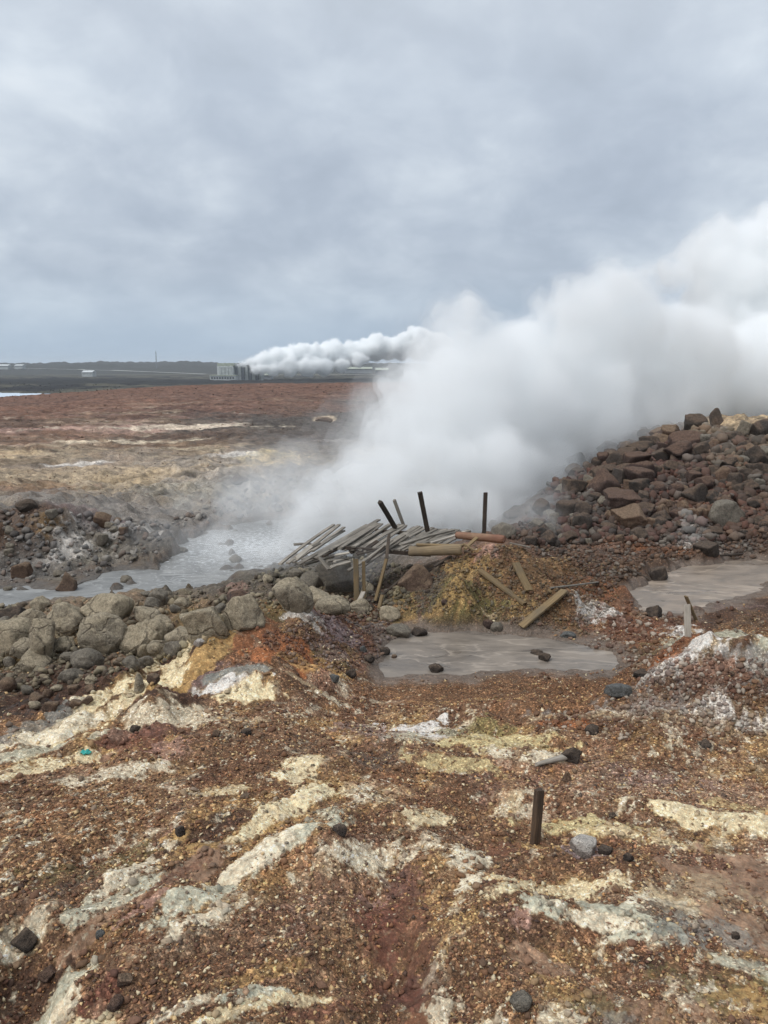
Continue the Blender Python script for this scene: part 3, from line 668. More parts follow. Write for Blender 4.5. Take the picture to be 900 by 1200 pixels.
def rock_shape(seed, level=3, angular=.6, cracks=0, lump=.12, pointed=0):
    """unit rock: a ball cut by random planes, edges worn, then roughened"""
    r_ = np.random.default_rng(seed)
    v, f = ICO[level]; n = v.copy()
    s0 = r_.uniform(0, 50, 3)
    n_ = n + .12 * np.stack([noise3(n[:, 0] * 2 + s0[0] + i * 7, n[:, 1] * 2, n[:, 2] * 2 + s0[1], seed % 50 + i) for i in range(3)], 1)
    n_ /= np.linalg.norm(n_, axis=1)[:, None]
    if angular > .7:                         # split block: three rough pairs of faces and a few broken corners
        q, _ = np.linalg.qr(r_.normal(size=(3, 3))); pl = np.concatenate([q, -q]) + r_.normal(0, .16, (6, 3)); off = r_.uniform(.55, .78, 6)
        ex = r_.normal(size=(5, 3)); pl = np.concatenate([pl, ex]); off = np.concatenate([off, r_.uniform(.72, .95, 5)])
    else:
        k = r_.integers(9, 14); pl = r_.normal(size=(k, 3)); off = r_.uniform(.68, .98, k)
    pl /= np.linalg.norm(pl, axis=1)[:, None]
    dt = n_ @ pl.T
    rad = np.where(dt > .05, off / np.maximum(dt, .05), 9)
    p = 7 + 34 * angular
    rad = np.concatenate([rad, np.full((len(n), 1), 1.12)], 1)
    rr = (rad ** -p).sum(1) ** (-1 / p)
    if pointed: rr = rr * (1 + pointed * np.clip(n[:, 2], 0, 1) ** 2)
    s = r_.uniform(0, 50, 3)
    q = n * 1.0
    rr = rr * (1 + lump * fbm3(q[:, 0] * 1.3 + s[0], q[:, 1] * 1.3 + s[1], q[:, 2] * 1.3, 3, seed % 50) + .05 * fbm3(q[:, 0] * 4.5 + s[0], q[:, 1] * 4.5, q[:, 2] * 4.5 + s[2], 4, seed % 50 + 5, .6))
    if level >= 4: rr = rr * (1 + .012 * fbm3(q[:, 0] * 16, q[:, 1] * 16 + s[1], q[:, 2] * 16, 2, seed % 50 + 9))
    if cracks:
        c = r_.normal(size=(cracks, 3)); c /= np.linalg.norm(c, axis=1)[:, None]
        w = n + .09 * np.stack([noise3(n[:, 0] * 3 + i * 9, n[:, 1] * 3, n[:, 2] * 3, seed % 50 + i) for i in range(3)], 1)
        D = np.sort(np.sqrt(((w[:, None] - c[None]) ** 2).sum(-1)), 1)
        e = D[:, 1] - D[:, 0]
        rr = rr * (1 - .10 * smooth(.09, .0, e)) * (1 + .05 * smooth(0, .45, e))
    return n * rr[:, None], f

def rock_material(name, cols, crust, crust_amt, rough=.88, bump=.05, scale=3.0, cracks=0):
    m, nt = new_mat(name); g = N(nt)
    out = g.n('ShaderNodeOutputMaterial'); b = g.n('ShaderNodeBsdfPrincipled'); g.l(b.outputs[0], out.inputs[0])
    geo = g.n('ShaderNodeNewGeometry'); pos = geo.outputs['Position']; oi = g.n('ShaderNodeObjectInfo')
    n1 = g.noise(pos, scale, 7, .65); n2 = g.noise(pos, scale * 7, 5, .7); n3 = g.noise(pos, scale * 28, 3, .7)
    k = len(cols)
    base = g.ramp(oi.outputs['Random'], [(i / max(k - 1, 1), lin(c)) for i, c in enumerate(cols)])
    c = g.mix(g.ramp(n1.outputs[0], [(.38, 0), (.62, .75)]), base, g.mix(.75, base, cols and lin(cols[len(cols) // 2])))
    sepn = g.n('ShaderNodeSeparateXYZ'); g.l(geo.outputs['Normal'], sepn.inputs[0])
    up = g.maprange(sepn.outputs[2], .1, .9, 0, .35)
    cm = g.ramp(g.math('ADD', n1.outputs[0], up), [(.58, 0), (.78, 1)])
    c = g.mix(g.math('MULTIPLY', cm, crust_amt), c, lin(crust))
    v = g.math('MULTIPLY', g.maprange(n2.outputs[0], .28, .72, .5, 1.42), g.maprange(n3.outputs[0], .28, .72, .62, 1.35))
    sc_ = g.n('ShaderNodeVectorMath', operation='SCALE'); g.l(c, sc_.inputs[0]); g.l(v, sc_.inputs['Scale'])
    colo = sc_.outputs[0]; hh = g.math('ADD', n2.outputs[0], g.math('MULTIPLY', n3.outputs[0], .4))
    if cracks:
        wv = g.n('ShaderNodeVectorMath', operation='ADD'); nv = g.n('ShaderNodeVectorMath', operation='SCALE'); nn_ = g.noise(pos, 3.5, 4, .6); g.l(nn_.outputs['Color'], nv.inputs[0]); nv.inputs['Scale'].default_value = .3
        g.l(pos, wv.inputs[0]); g.l(nv.outputs[0], wv.inputs[1])
        vo = g.n('ShaderNodeTexVoronoi', feature='DISTANCE_TO_EDGE'); vo.inputs['Scale'].default_value = cracks; g.l(wv.outputs[0], vo.inputs['Vector'])
        ck = g.ramp(vo.outputs['Distance'], [(0, 1), (.012, .8), (.035, 0)])
        colo = g.mix(g.math('MULTIPLY', g.math('MULTIPLY', ck, g.ramp(n1.outputs[0], [(.42, 0), (.56, 1)])), .6), colo, lin((58,50,42))); hh = g.math('SUBTRACT', hh, g.math('MULTIPLY', ck, .7))
    g.l(colo, b.inputs['Base Color']); b.inputs['Roughness'].default_value = rough; b.inputs['Specular IOR Level'].default_value = .3
    bp = g.n('ShaderNodeBump'); bp.inputs['Strength'].default_value = .9; bp.inputs['Distance'].default_value = bump
    g.l(hh, bp.inputs['Height']); g.l(bp.outputs[0], b.inputs['Normal'])
    return m
RM = {
 'tan': rock_material('tan_boulder', [(172,158,136), (156,145,127), (180,165,140), (148,138,122)], (196,180,152), .5, cracks=1.7, bump=.08),
 'heap': rock_material('heap_lava_rock', [(80,72,66), (68,62,58), (86,75,66), (75,69,64), (62,58,54)], (112,92,76), .6),
 'redr': rock_material('red_lava_rock', [(82,66,60), (72,59,54), (90,73,65)], (116,92,76), .6),
 'dark': rock_material('dark_lava_rock', [(66,58,53), (74,65,58), (60,55,51)], (108,92,78), .6),
 'greyr': rock_material('grey_rock', [(122,113,100), (106,99,89), (128,117,101)], (142,134,120), .45),
 'pale': rock_material('pale_crusted_rock', [(140,128,120), (150,140,132)], (215,208,198), .7),
 'brownr': rock_material('brown_rock', [(108,86,70), (96,78,66), (118,94,75)], (150,128,104), .45),
 'blue': rock_material('bluish_wet_rock', [(96,94,90), (86,85,82)], (136,138,136), .3, .6),
}
shape_cache = {}
def rock_mesh(level, kind, key):
    k = (level, kind, key)
    if k not in shape_cache:
        ang, cr, lump, pt = dict(round=(.3, 0, .16, 0), cracked=(.2, 16, .16, 0), angular=(1.0, 0, .12, 0), block=(.85, 0, .10, 0), pointed=(.75, 0, .1, .3))[kind]
        v, f = rock_shape(hash_(k), level, ang, cr, lump, pt)
        if kind == 'pointed': t_ = (v[:, 2:3] - v[:, 2].min()) / np.ptp(v[:, 2]); v = v * np.concatenate([1.15 - .75 * t_, 1.15 - .75 * t_, 1 + 0 * t_], 1)
        ext = v.max(0) - v.min(0); v = (v - (v.max(0) + v.min(0)) / 2) / (ext / 2)
        shape_cache[k] = (v, f)
    return shape_cache[k]
def hash_(k):
    s = 7
    for c in str(k): s = (s * 131 + ord(c)) % 1000003
    return s
mesh_cache = {}
placed = []                                 # (x, y, radius) of every individual rock
def rock(px, py, w, h, mat='heap', kind='angular', label=None, group=None, sink=.28, key=None, tilt=None, name='rock', depth=None, cat='rock', level=None):
    """rock whose picture is centred on px,py and w x h photo pixels large, bedded in the ground under it"""
    base = hit(px, min(py + h * (.5 - sink * .5), 1290)) if depth is None else at(px, py + h * .3, depth)
    if depth is None:                        # a stone in a pool shows above the mud
        for z_, P_ in POOLS.values():
            qx, qy, _ = on_z(px, py + h * (.5 - sink * .5), z_)
            if base.z < z_ and poly_sd(poly_world(P_, z_), np.array([qx]), np.array([qy]))[0] < 0: base = Vector((qx, qy, z_)); break
    D = (Vector((base.x, base.y, base.z)) - Vector((0, 0, CAMZ))).length
    sx = w / F * D / 2 * 1.04; sz = h / F * D / 2 * (1 + sink * .5) * 1.04
    sy = sx * random.uniform(.75, 1.0)
    lv = level or (5 if w > 34 else 4 if w > 16 else 3)
    ky = (kind, lv, key if key is not None else random.randint(0, 5))
    if ky + (mat,) not in mesh_cache:
        v, f = rock_mesh(lv, kind, ky[2])
        mo = add_mesh(name, v, f, RM[mat]); mesh_cache[ky + (mat,)] = mo.data; o = mo
    else:
        o = bpy.data.objects.new(name, mesh_cache[ky + (mat,)]); COL.objects.link(o)
    o.scale = (sx, sy, sz)
    rz = random.uniform(-.5, .5) if key is not None else random.choice((0, math.pi)) + random.uniform(-.6, .6)
    o.rotation_euler = (random.uniform(-.15, .15), tilt if tilt is not None else random.uniform(-.2, .2), rz)
    o.location = (base.x, base.y + sy * .35, base.z + sz * (1 - 2 * sink))
    placed.append((base.x, base.y, sx))
    tag(o, label or 'rock', cat, group)
    return o

G1 = 'boulders in the gully below the crest'
big = [ # left gully, each told apart
 (80,728,44,38,'tan','cracked','large rounded boulder split by a net of cracks, topmost of the gully boulders',101),
 (47,754,30,48,'tan','block','tall leaning tan boulder propped under the cracked round one',102),
 (8,750,46,36,'tan','round','large rounded boulder cut off by the left edge of the photo',103),
 (37,727,28,22,'tan','cracked','small yellowish cracked boulder left of the large cracked one',104),
 (124,718,52,36,'tan','round','broad low boulder behind the cracked one, beside the pool bank',105),
 (120,745,46,44,'tan','round','smooth round boulder right of the large cracked one',106),
 (97,773,36,24,'greyr','round','grey oval boulder lying alone below the smooth round one',107),
 (82,793,26,16,'greyr','round','flat grey stone just under the grey oval boulder',108),
 (76,756,22,16,'tan','block','yellow-topped block wedged below the cracked boulder',109),
 (37,777,36,26,'tan','angular','pale wedge-shaped boulder low in the left of the gully',110),
 (26,762,22,20,'tan','block','small tan block between the edge boulder and the leaning one',111),
 (5,803,22,16,'brownr','round','ochre rounded stone at the left edge, below the pale wedge',112),
 (166,752,46,40,'tan','cracked','wide cracked slab of boulder at the middle of the gully',113),
 (153,777,18,15,'greyr','round','left one of two small round grey stones side by side',114),
 (170,776,17,14,'greyr','round','right one of two small round grey stones side by side',115),
 (163,803,13,28,'tan','pointed','thin pale upright slab stuck in the brown bank above the crest',116),
 (172,722,30,16,'tan','round','low rounded boulder at the pool bank above the cracked slab',117),
 (12,719,28,14,'dark','angular','dark flat slab at the left edge beside the pool',118),
 (238,733,48,42,'tan','angular','large triangular tan boulder right of the gully',119),
 (285,721,44,44,'tan','block','large blocky tan boulder standing at the top of the orange slope',120),
 (210,747,34,18,'tan','round','flat-topped tan boulder left of the triangular one',121),
 (206,760,28,16,'greyr','round','dark grey rock half under the flat-topped tan boulder',122),
 (233,753,13,9,'pale','round','small pale stone at the foot of the triangular boulder',123),
 (197,737,12,13,'tan','round','small rounded stone left of the triangular boulder',124),
 (258,714,13,12,'greyr','angular','small grey stone wedged left of the blocky boulder',125),
 (260,737,9,13,'dark','angular','little dark stone in the gap between the two big tan boulders',126),
 (186,729,24,13,'tan','round','low tan boulder above the wide cracked slab',127),
 (278,699,24,12,'redr','block','flat reddish slab on the bank behind the blocky boulder',128),
 (344,699,40,42,'tan','cracked','large cracked tan boulder left of the walkway hollow',129),
 (373,701,36,22,'tan','block','yellow-topped boulder right of the large cracked tan one',130),
 (390,710,38,20,'tan','round','rounded tan boulder in front of the upright posts',131),
 (422,710,30,16,'tan','round','low yellowish boulder at the feet of the paired upright boards',132),
 (400,676,52,40,'greyr','angular','big grey pointed boulder veiled by steam under the walkway',133),
 (366,681,30,22,'greyr','round','grey round boulder left of the pointed one under the walkway',134),
 (347,673,18,13,'greyr','round','small grey boulder at the left foot of the board fan',135),
 (421,650,15,12,'greyr','round','rounded stone sitting on top of the paired upright boards',136),
 (435,648,11,11,'greyr','block','small pale block right of the upright boards under the deck',137),
 (487,678,42,34,'brownr','pointed','large ochre-brown peaked boulder, right of the walkway hollow',138),
 (430,691,18,20,'tan','block','tan block behind the leaning thin board in the hollow',139),
 (456,720,26,18,'tan','round','yellowish boulder by the two short stubs at the mound foot',140),
 (467,741,28,16,'greyr','round','pinkish grey flat boulder at the tip of the middle puddle',141),
 (562,616,22,17,'dark','block','dark block of rock behind the straight post by the steam',142),
 (580,616,16,14,'greyr','round','grey rock between the straight post and the wide boulder',143),
 (592,622,27,18,'greyr','round','wide grey boulder right of the log ends, at the heap foot',144),
 (602,603,22,13,'dark','angular','dark flat rock on top of the wide grey boulder',145),
 (517,617,18,9,'dark','round','dark rounded rock behind the deck by the tall dark post',146),
 (521,706,8,8,'redr','round','small round purple stone on the mossy face of the mound',147),
 (492,741,18,11,'dark','round','black rounded rock at the left shore of the middle puddle',148),
 (451,763,13,11,'dark','round','wet black rock on the mud left of the middle puddle',149),
 (433,772,12,11,'dark','angular','dark rock just lower than the wet black one by the puddle',150),
 (411,790,12,13,'dark','block','blackish block at the top left of the gravel beach',151),
 (511,783,17,10,'dark','round','lone dark stone at the near shore of the middle puddle',152),
 (462,769,7,4,'brownr','round','little flat brown stone on the mud by the puddle tip',153),
 (392,795,12,10,'blue','angular','bluish wet stone left of the blackish block on the beach',154),
 (425,761,9,9,'blue','round','small bluish stone above the wet black rocks',155),
 (771,673,21,18,'dark','round','round black rock standing in the right mud puddle',156),
 (767,718,20,15,'dark','block','dark brown rock at the near edge of the right mud puddle',157),
 (639,771,14,10,'dark','block','square dark stone lying in the middle of the puddle mud',158),
 (630,765,13,5,'dark','angular','thin flat stone touching the square dark stone in the puddle',159),
 (666,744,17,7,'blue','round','long bluish stone at the right shore of the middle puddle',160),
 (582,735,14,11,'greyr','round','rounded grey stone where the mound meets the middle puddle',161),
 (572,731,12,10,'redr','round','purple-red stone on the mound edge left of the grey one',162),
 (726,811,26,14,'blue','angular','bluish grey rock at the foot of the white-crusted hummock',163),
 (753,790,18,8,'dark','angular','black flat rock left of the white-crusted hummock',164),
 (670,886,22,19,'dark','angular','dark angular rock beside the pale driftwood, nearest of the large loose rocks',165),
 (664,911,10,12,'brownr','pointed','small upright brown stone below the dark angular rock',166),
 (612,1177,24,13,'greyr','round','smooth grey pebble alone on gravel near the bottom edge',167),
 (737,1006,11,9,'dark','angular','little dark stone right of the whitish purple rock',168),
 (710,998,15,8,'dark','angular','flat dark stone touching the whitish purple rock',169),
 (685,995,27,20,'pale','round','whitish purple crusted rock right of the single stake',170),
 (862,1097,8,8,'dark','round','tiny dark round stone on the smooth tan crust',171),
 (828,873,14,8,'dark','angular','dark chip of rock below the white-crusted hummock',172),
 (695,856,16,8,'dark','angular','dark flat rock in the pale rubble above the driftwood',173),
 (718,956,8,6,'dark','round','small dark stone up right of the single stake',174),
 (158,855,12,10,'dark','block','dark stone on the red patch of the left crest',175),
 (288,858,12,8,'dark','round','dark stone in the middle of the brown gravel slope',176),
 (253,860,10,8,'brownr','angular','brown stone left of the dark one on the gravel slope',177),
 (27,1105,24,18,'dark','angular','flat dark slab at the lower left, above the pale crust',178),
 (117,1096,9,8,'blue','round','small bluish stone on the pale streak at lower left',179),
 (145,1149,18,12,'brownr','angular','flat brown chip of rock on the lower left gravel',180),
 (398,974,15,12,'dark','round','dark round stone at the head of the long pale streak',181),
 (211,974,12,11,'dark','angular','dark clod standing in the shallow tan channel',182),
 (55,1144,18,12,'redr','angular','dark red clod on the pale crust at bottom left',183),
 (135,1178,16,14,'redr','round','reddish stone at the edge of the bottom left crust',184),
 (287,934,11,4,'brownr','block','thin flat ochre slab on the gravel above the channel',185),
 (77,684,22,24,'brownr','pointed','jagged brown stump of rock standing in the mud pool',186),
 (148,679,14,10,'greyr','block','grey rock in the pool right of the jagged brown stump',187),
 (276,655,16,10,'greyr','angular','grey rock in the frothy part of the mud pool',188),
 (213,645,14,7,'greyr','angular','low rock at the far shore of the pool, beside the froth',189),
 (170,696,12,5,'greyr','round','flat stone awash near the near shore of the pool',190),
 (9,690,9,5,'greyr','round','small stone awash in the pool at the left edge',191),
 (842,490,17,21,'heap','pointed','egg-shaped upright boulder alone on the crest of the heap',192),
 (816,496,24,20,'heap','block','steam-veiled block left of the egg-shaped boulder',193),
 (802,485,16,11,'heap','round','faint rounded rock on the heap crest, half lost in steam',194),
 (806,518,38,22,'redr','round','broad dark purple boulder high on the heap',195),
 (708,566,34,30,'redr','block','red-brown cube-like boulder at the middle of the heap',196),
 (731,586,40,22,'redr','angular','reddish flat-faced slab under the cube-like boulder',197),
 (743,606,46,26,'brownr','angular','biggest brown slanting slab near the heap foot',198),
 (667,598,28,22,'heap','round','grey-brown rounded boulder at the left of the heap',199),
 (683,611,22,21,'heap','round','rounded boulder just right of and below the grey-brown one',200),
 (850,603,38,30,'greyr','round','large round grey boulder at the right foot of the heap',201),
 (815,580,34,27,'heap','angular','craggy olive-grey boulder left of the large round one',202),
 (662,574,23,14,'greyr','round','pale flat-topped boulder at the heap edge by the steam',203),
 (715,604,14,11,'brownr','block','small tan block left of the biggest brown slab',204),
 (750,557,32,18,'redr','angular','dark red slab in the reddest part of the heap',205),
 (793,573,16,14,'redr','round','rounded red-brown rock right of the dark red slab',206),
 (774,572,22,14,'redr','round','low red rock between the slab and the rounded red-brown rock',207),
 (889,536,26,25,'dark','block','black boulder at the right edge of the heap',208),
 (892,554,28,20,'dark','angular','lower black boulder at the right edge of the photo',209),
 (875,557,22,14,'dark','angular','black flat rock left of the two black edge boulders',210),
 (848,560,20,24,'brownr','round','upright reddish brown rock above the round grey boulder',211),
 (863,513,20,14,'dark','angular','dark peaked rock just under the pale crest patch',212),
 (829,643,28,13,'dark','angular','black rock with a white crust at the shore of the right puddle',213),
 (750,625,18,13,'dark','round','dark rounded rock at the foot of the biggest brown slab',214),
 (646,620,20,13,'greyr','round','flat grey stone in the cobbles at the left heap foot',215),
 (715,618,18,10,'heap','round','low stone below the small tan block',216),
 (646,604,20,13,'greyr','round','grey stone above the cobbles at the left heap foot',217),
 (380,492,20,7,'brownr','round','lone tan hump of rock on the dark far slope',218),
 (30,593,20,13,'dark','round','dark rounded rock alone on the pale far bank at left',219),
 (280,562,20,9,'dark','round','dark knob of rock on the grey bank across the pool',220),
]
for i, (px, py, w, h, mat, kind, lab, key) in enumerate(big):
    if px < 400 and 690 < py < 790 and w > 16: w *= 1.06; h *= 1.06
    rock(px, py, w, h, mat, kind, lab, None, key=key, sink=.36 if key == 138 else .3 if py < 860 and w > 12 else .26)
print('hand rocks', len(placed), round(time.time() - T0, 1))

def fill(n, region, sizes, mats, kinds, label, group, sink=.2, sq=(.55, .95), tries=60, over=.62, maxpy=None):
    """loose rocks dropped where none lies yet; region is a polygon in photo pixels on the ground"""
    P = np.array(region, float); c = 0
    for _ in range(n * tries):
        if c >= n: break
        px = random.uniform(P[:, 0].min(), P[:, 0].max()); py = random.uniform(P[:, 1].min(), P[:, 1].max())
        if poly_sd(P, np.array([px]), np.array([py]))[0] > 0: continue
        s = sizes[0] * (sizes[1] / sizes[0]) ** (random.random() ** 2.2)
        b = hit(px, py); D = math.sqrt(b.x ** 2 + b.y ** 2 + (b.z - CAMZ) ** 2); r_ = s / F * D / 2
        if any((b.x - q[0]) ** 2 + (b.y - q[1]) ** 2 < ((r_ + q[2]) * over) ** 2 for q in placed): continue
        mt = random.choice(mats)
        lb = label[mt] if isinstance(label, dict) else label
        rock(px, py - s * .25, s, s * random.uniform(*sq), mt, random.choice(kinds), lb, group, sink=sink)
        c += 1
    return c
HEAP = [(600,632),(618,600),(640,575),(655,555),(690,535),(720,518),(760,505),(800,498),(830,500),(860,505),(902,505),(902,628),(840,634),(780,636),(700,636),(640,640)]
heapl = {'heap': 'grey-brown lava rock among the jumbled rocks of the right-hand heap', 'redr': 'reddish lava rock among the jumbled rocks of the right-hand heap',
         'dark': 'blackish lava rock among the jumbled rocks of the right-hand heap', 'brownr': 'tan-brown rock among the jumbled rocks of the right-hand heap', 'greyr': 'plain grey rock among the jumbled rocks of the right-hand heap'}
n1 = fill(52, [(690,540),(760,520),(830,525),(860,600),(780,625),(700,600)], (15, 34), ['redr', 'heap', 'heap', 'brownr'], ['angular', 'block', 'angular'], heapl, 'jumbled rocks of the right-hand heap')
n2 = fill(62, HEAP, (13, 30), ['heap', 'heap', 'dark', 'greyr', 'heap', 'brownr'], ['angular', 'block', 'angular', 'round'], heapl, 'jumbled rocks of the right-hand heap')
n3 = fill(12, [(590,632),(610,605),(660,590),(700,625),(700,640)], (8, 18), ['greyr', 'greyr', 'heap'], ['round', 'block'],
          {'greyr': 'grey cobble at the left foot of the rock heap', 'heap': 'grey-brown cobble at the left foot of the rock heap'}, 'cobbles at the left foot of the heap')
n4 = fill(22, [(-5,712),(60,708),(150,706),(250,700),(320,680),(330,712),(262,745),(190,790),(140,812),(60,830),(-5,845)], (12, 24), ['tan', 'tan', 'greyr', 'tan'], ['round', 'block', 'round'],
          {'tan': 'small tan stone wedged among the big gully boulders', 'greyr': 'small grey stone wedged among the big gully boulders'}, 'small stones between the gully boulders')
n5 = fill(8, [(0,850),(30,820),(120,800),(170,800),(250,765),(180,800),(90,832)], (12, 22), ['brownr', 'brownr'], ['angular', 'block'],
          {'brownr': 'brown broken rock on the bank between crest and boulders', 'dark': 'dark broken rock on the bank between crest and boulders'}, 'broken rocks on the brown bank')
n6 = fill(6, [(310,668),(350,650),(420,660),(470,665),(470,700),(400,700),(330,690)], (8, 17), ['greyr', 'tan'], ['round', 'block', 'angular'],
          {'greyr': 'grey stone in the steamy hollow under the walkway', 'tan': 'tan stone in the steamy hollow under the walkway'}, 'stones under the walkway')
n7 = fill(14, [(0,600),(80,600),(130,612),(200,612),(200,645),(150,662),(90,680),(0,680)], (9, 22), ['greyr', 'greyr', 'brownr'], ['angular', 'block', 'round'],
          {'greyr': 'grey rock on the far shore of the mud pool', 'dark': 'dark rock on the far shore of the mud pool', 'brownr': 'brown rock on the far shore of the mud pool'}, 'rocks on the far shore of the pool')
n8 = fill(1, [(480,690),(560,640),(660,650),(700,690),(640,725),(500,722)], (6, 13), ['greyr', 'brownr', 'dark'], ['round', 'angular'],
          {'greyr': 'grey stone lying on the orange mound by the loose planks', 'brownr': 'brown stone lying on the orange mound by the loose planks', 'dark': 'dark stone lying on the orange mound by the loose planks'}, 'stones on the mound')
n9 = fill(1, [(640,850),(690,780),(760,760),(900,780),(900,860),(760,865)], (6, 14), ['brownr', 'dark', 'pale'], ['angular', 'block'],
          {'brownr': 'brown clod around the white-crusted hummock', 'dark': 'dark clod around the white-crusted hummock', 'pale': 'pale crusted clod around the white-crusted hummock'}, 'clods round the hummock')
print('rocks', len(placed), (n1, n2, n3, n4, n5, n6, n7, n8, n9), round(time.time() - T0, 1))

# ------------------------------------------------------------------ rubble and gravel (past counting)
def chip_material(name, rough=.85):
    m, nt = new_mat(name); g = N(nt)
    b = g.n('ShaderNodeBsdfPrincipled'); g.l(b.outputs[0], g.n('ShaderNodeOutputMaterial').inputs[0])
    a_ = g.n('ShaderNodeAttribute', attribute_name='tone'); geo = g.n('ShaderNodeNewGeometry')
    n = g.noise(geo.outputs['Position'], 60, 3, .7)
    s_ = g.n('ShaderNodeVectorMath', operation='SCALE'); g.l(a_.outputs['Color'], s_.inputs[0]); g.l(g.maprange(n.outputs[0], .25, .75, .65, 1.3), s_.inputs['Scale'])
    g.l(s_.outputs[0], b.inputs['Base Color']); b.inputs['Roughness'].default_value = rough; b.inputs['Specular IOR Level'].default_value = .25
    return m
def chips(name, xs, ys, size, cols, mat, proto, flat=.6, sinkf=.25, label=None):
    n = len(xs); zs = ground_h(xs, ys)
    vs = []; fs = []
    K = len(proto); pick = rng.integers(0, K, n)
    allv = []; allf = []; allc = []; off = 0
    for k in range(K):
        m = pick == k; c = m.sum(); v, f = proto[k]
        a = rng.uniform(0, 2 * math.pi, c); b = rng.normal(0, .5, c); sx = size[m] * rng.uniform(.7, 1.3, c); sy = size[m] * rng.uniform(.6, 1.1, c); sz = size[m] * rng.uniform(flat * .6, flat * 1.2, c)
        p = v[None] * np.stack([sx, sy, sz], -1)[:, None]
        cb, sb = np.cos(b)[:, None], np.sin(b)[:, None]
        p = np.stack([p[..., 0] * cb + p[..., 2] * sb, p[..., 1], -p[..., 0] * sb + p[..., 2] * cb], -1)
        ca, sa = np.cos(a)[:, None], np.sin(a)[:, None]
        p = np.stack([p[..., 0] * ca - p[..., 1] * sa, p[..., 0] * sa + p[..., 1] * ca, p[..., 2]], -1)
        p += np.stack([xs[m], ys[m], zs[m] + sz * (1 - 2 * sinkf)], -1)[:, None]
        allv.append(p.reshape(-1, 3)); allf.append((f[None] + (np.arange(c) * len(v))[:, None, None] + off).reshape(-1, 3)); off += c * len(v)
        allc.append(np.repeat(cols[m], len(v), 0))
    o = add_mesh(name, np.concatenate(allv), np.concatenate(allf), mat, smooth_shade=False)
    c = np.concatenate(allc); a_ = o.data.attributes.new('tone', 'FLOAT_COLOR', 'POINT')
    a_.data.foreach_set('color', np.concatenate([c, np.ones((len(c), 1))], 1).astype(np.float32).ravel())
    tag(o, label, 'gravel', kind='stuff'); return o
def octa(s):
    r_ = np.random.default_rng(s)
    v = np.array([(1,0,0),(-1,0,0),(0,1,0),(0,-1,0),(0,0,1),(0,0,-1)], float) * r_.uniform(.6, 1.2, (6, 1)) + r_.normal(0, .18, (6, 3))
    f = np.array([(0,2,4),(2,1,4),(1,3,4),(3,0,4),(2,0,5),(1,2,5),(3,1,5),(0,3,5)]); return v, f
def bumpy(s, lv):
    return rock_shape(900 + s, lv, .95, 0, .15)
# gravel
n = 165000
u = rng.uniform(R(-42), R(42), n); v = math.log(2.6) + (math.log(13.5) - math.log(2.6)) * rng.random(n) ** .9
x = np.exp(v) * np.sin(u); y = np.exp(v) * np.cos(u)
gr = bilerp(GRV, U_, V_, u, v)
inpool = np.minimum(np.minimum(bilerp(np.clip(POOLSD['middle_mud_puddle'][0], -9, 9), U_, V_, u, v), bilerp(np.clip(POOLSD['right_mud_puddle'][0], -9, 9), U_, V_, u, v)), bilerp(np.clip(POOLSD['mud_pool'][0], -9, 9), U_, V_, u, v))
ro_ = bilerp(ROUGH, U_, V_, u, v); cru = bilerp(CRU, U_, V_, u, v); cln = fbm2(x / .35, y / .3, 3, 411)
keep = (rng.random(n) < np.clip(gr * 1.1 - .12 + .7 * cln, .02, 1) * (1 - .55 * cru) * (1 - .85 * smooth(1.1, 1.4, ro_))) & (inpool > .02)
x, y, u, v = x[keep], y[keep], u[keep], v[keep]; n = len(x)
size = .0030 * (6.5) ** (rng.random(n) ** 2.3) * (1 + .10 * (np.exp(v) - 3))
size = size * (1 - .45 * smooth(.35, .2, ro_[keep]))
base = np.stack([bilerp(ALB[..., k], U_, V_, u, v) for k in range(3)], -1)
pal = np.array([lin(c) for c in [(214,184,136), (196,164,118), (228,212,176), (120,84,64), (96,68,56), (142,100,72), (72,58,52), (166,126,86), (200,150,100)]])
w = np.array([.09, .09, .07, .22, .2, .16, .10, .05, .02]); pc = pal[rng.choice(len(pal), n, p=w / w.sum())]
cols = pc * .8 + base * .2
chips('gravel', x, y, size, np.clip(cols * rng.uniform(.75, 1.15, (n, 1)), 0, .8), chip_material('gravel_grains'), [octa(i) for i in range(12)], label='mixed brown and straw-coloured gravel strewn over the near slope')
# clods and small stones
n = 6600
u = rng.uniform(R(-42), R(42), n); v = math.log(2.7) + (math.log(12.5) - math.log(2.7)) * rng.random(n)
x = np.exp(v) * np.sin(u); y = np.exp(v) * np.cos(u)
cl = fbm2(x / .5, y / .4, 3, 401); ro = bilerp(ROUGH, U_, V_, u, v)
inp = np.minimum(bilerp(np.clip(POOLSD['middle_mud_puddle'][0], -9, 9), U_, V_, u, v), bilerp(np.clip(POOLSD['right_mud_puddle'][0], -9, 9), U_, V_, u, v))
keep = (cl + .35 * (ro - .5) > .16 + rng.normal(0, .1, n)) & (inp > .05)
x, y, u, v = x[keep], y[keep], u[keep], v[keep]; n = len(x)
size = .010 * 3.6 ** (rng.random(n) ** 2) * (1 + .06 * (np.exp(v) - 3))
base = np.stack([bilerp(ALB[..., k], U_, V_, u, v) for k in range(3)], -1)
pal = np.array([lin(c) for c in [(96,64,52), (72,56,50), (120,82,60), (140,110,84), (108,74,62)]])
cols = .5 * base + .5 * pal[rng.integers(0, 5, n)]
chips('gravel', x, y, size, cols * .9, chip_material('clods'), [bumpy(i, 2) for i in range(8)], flat=.65, label='dark brown clods and small stones scattered over the near slope')
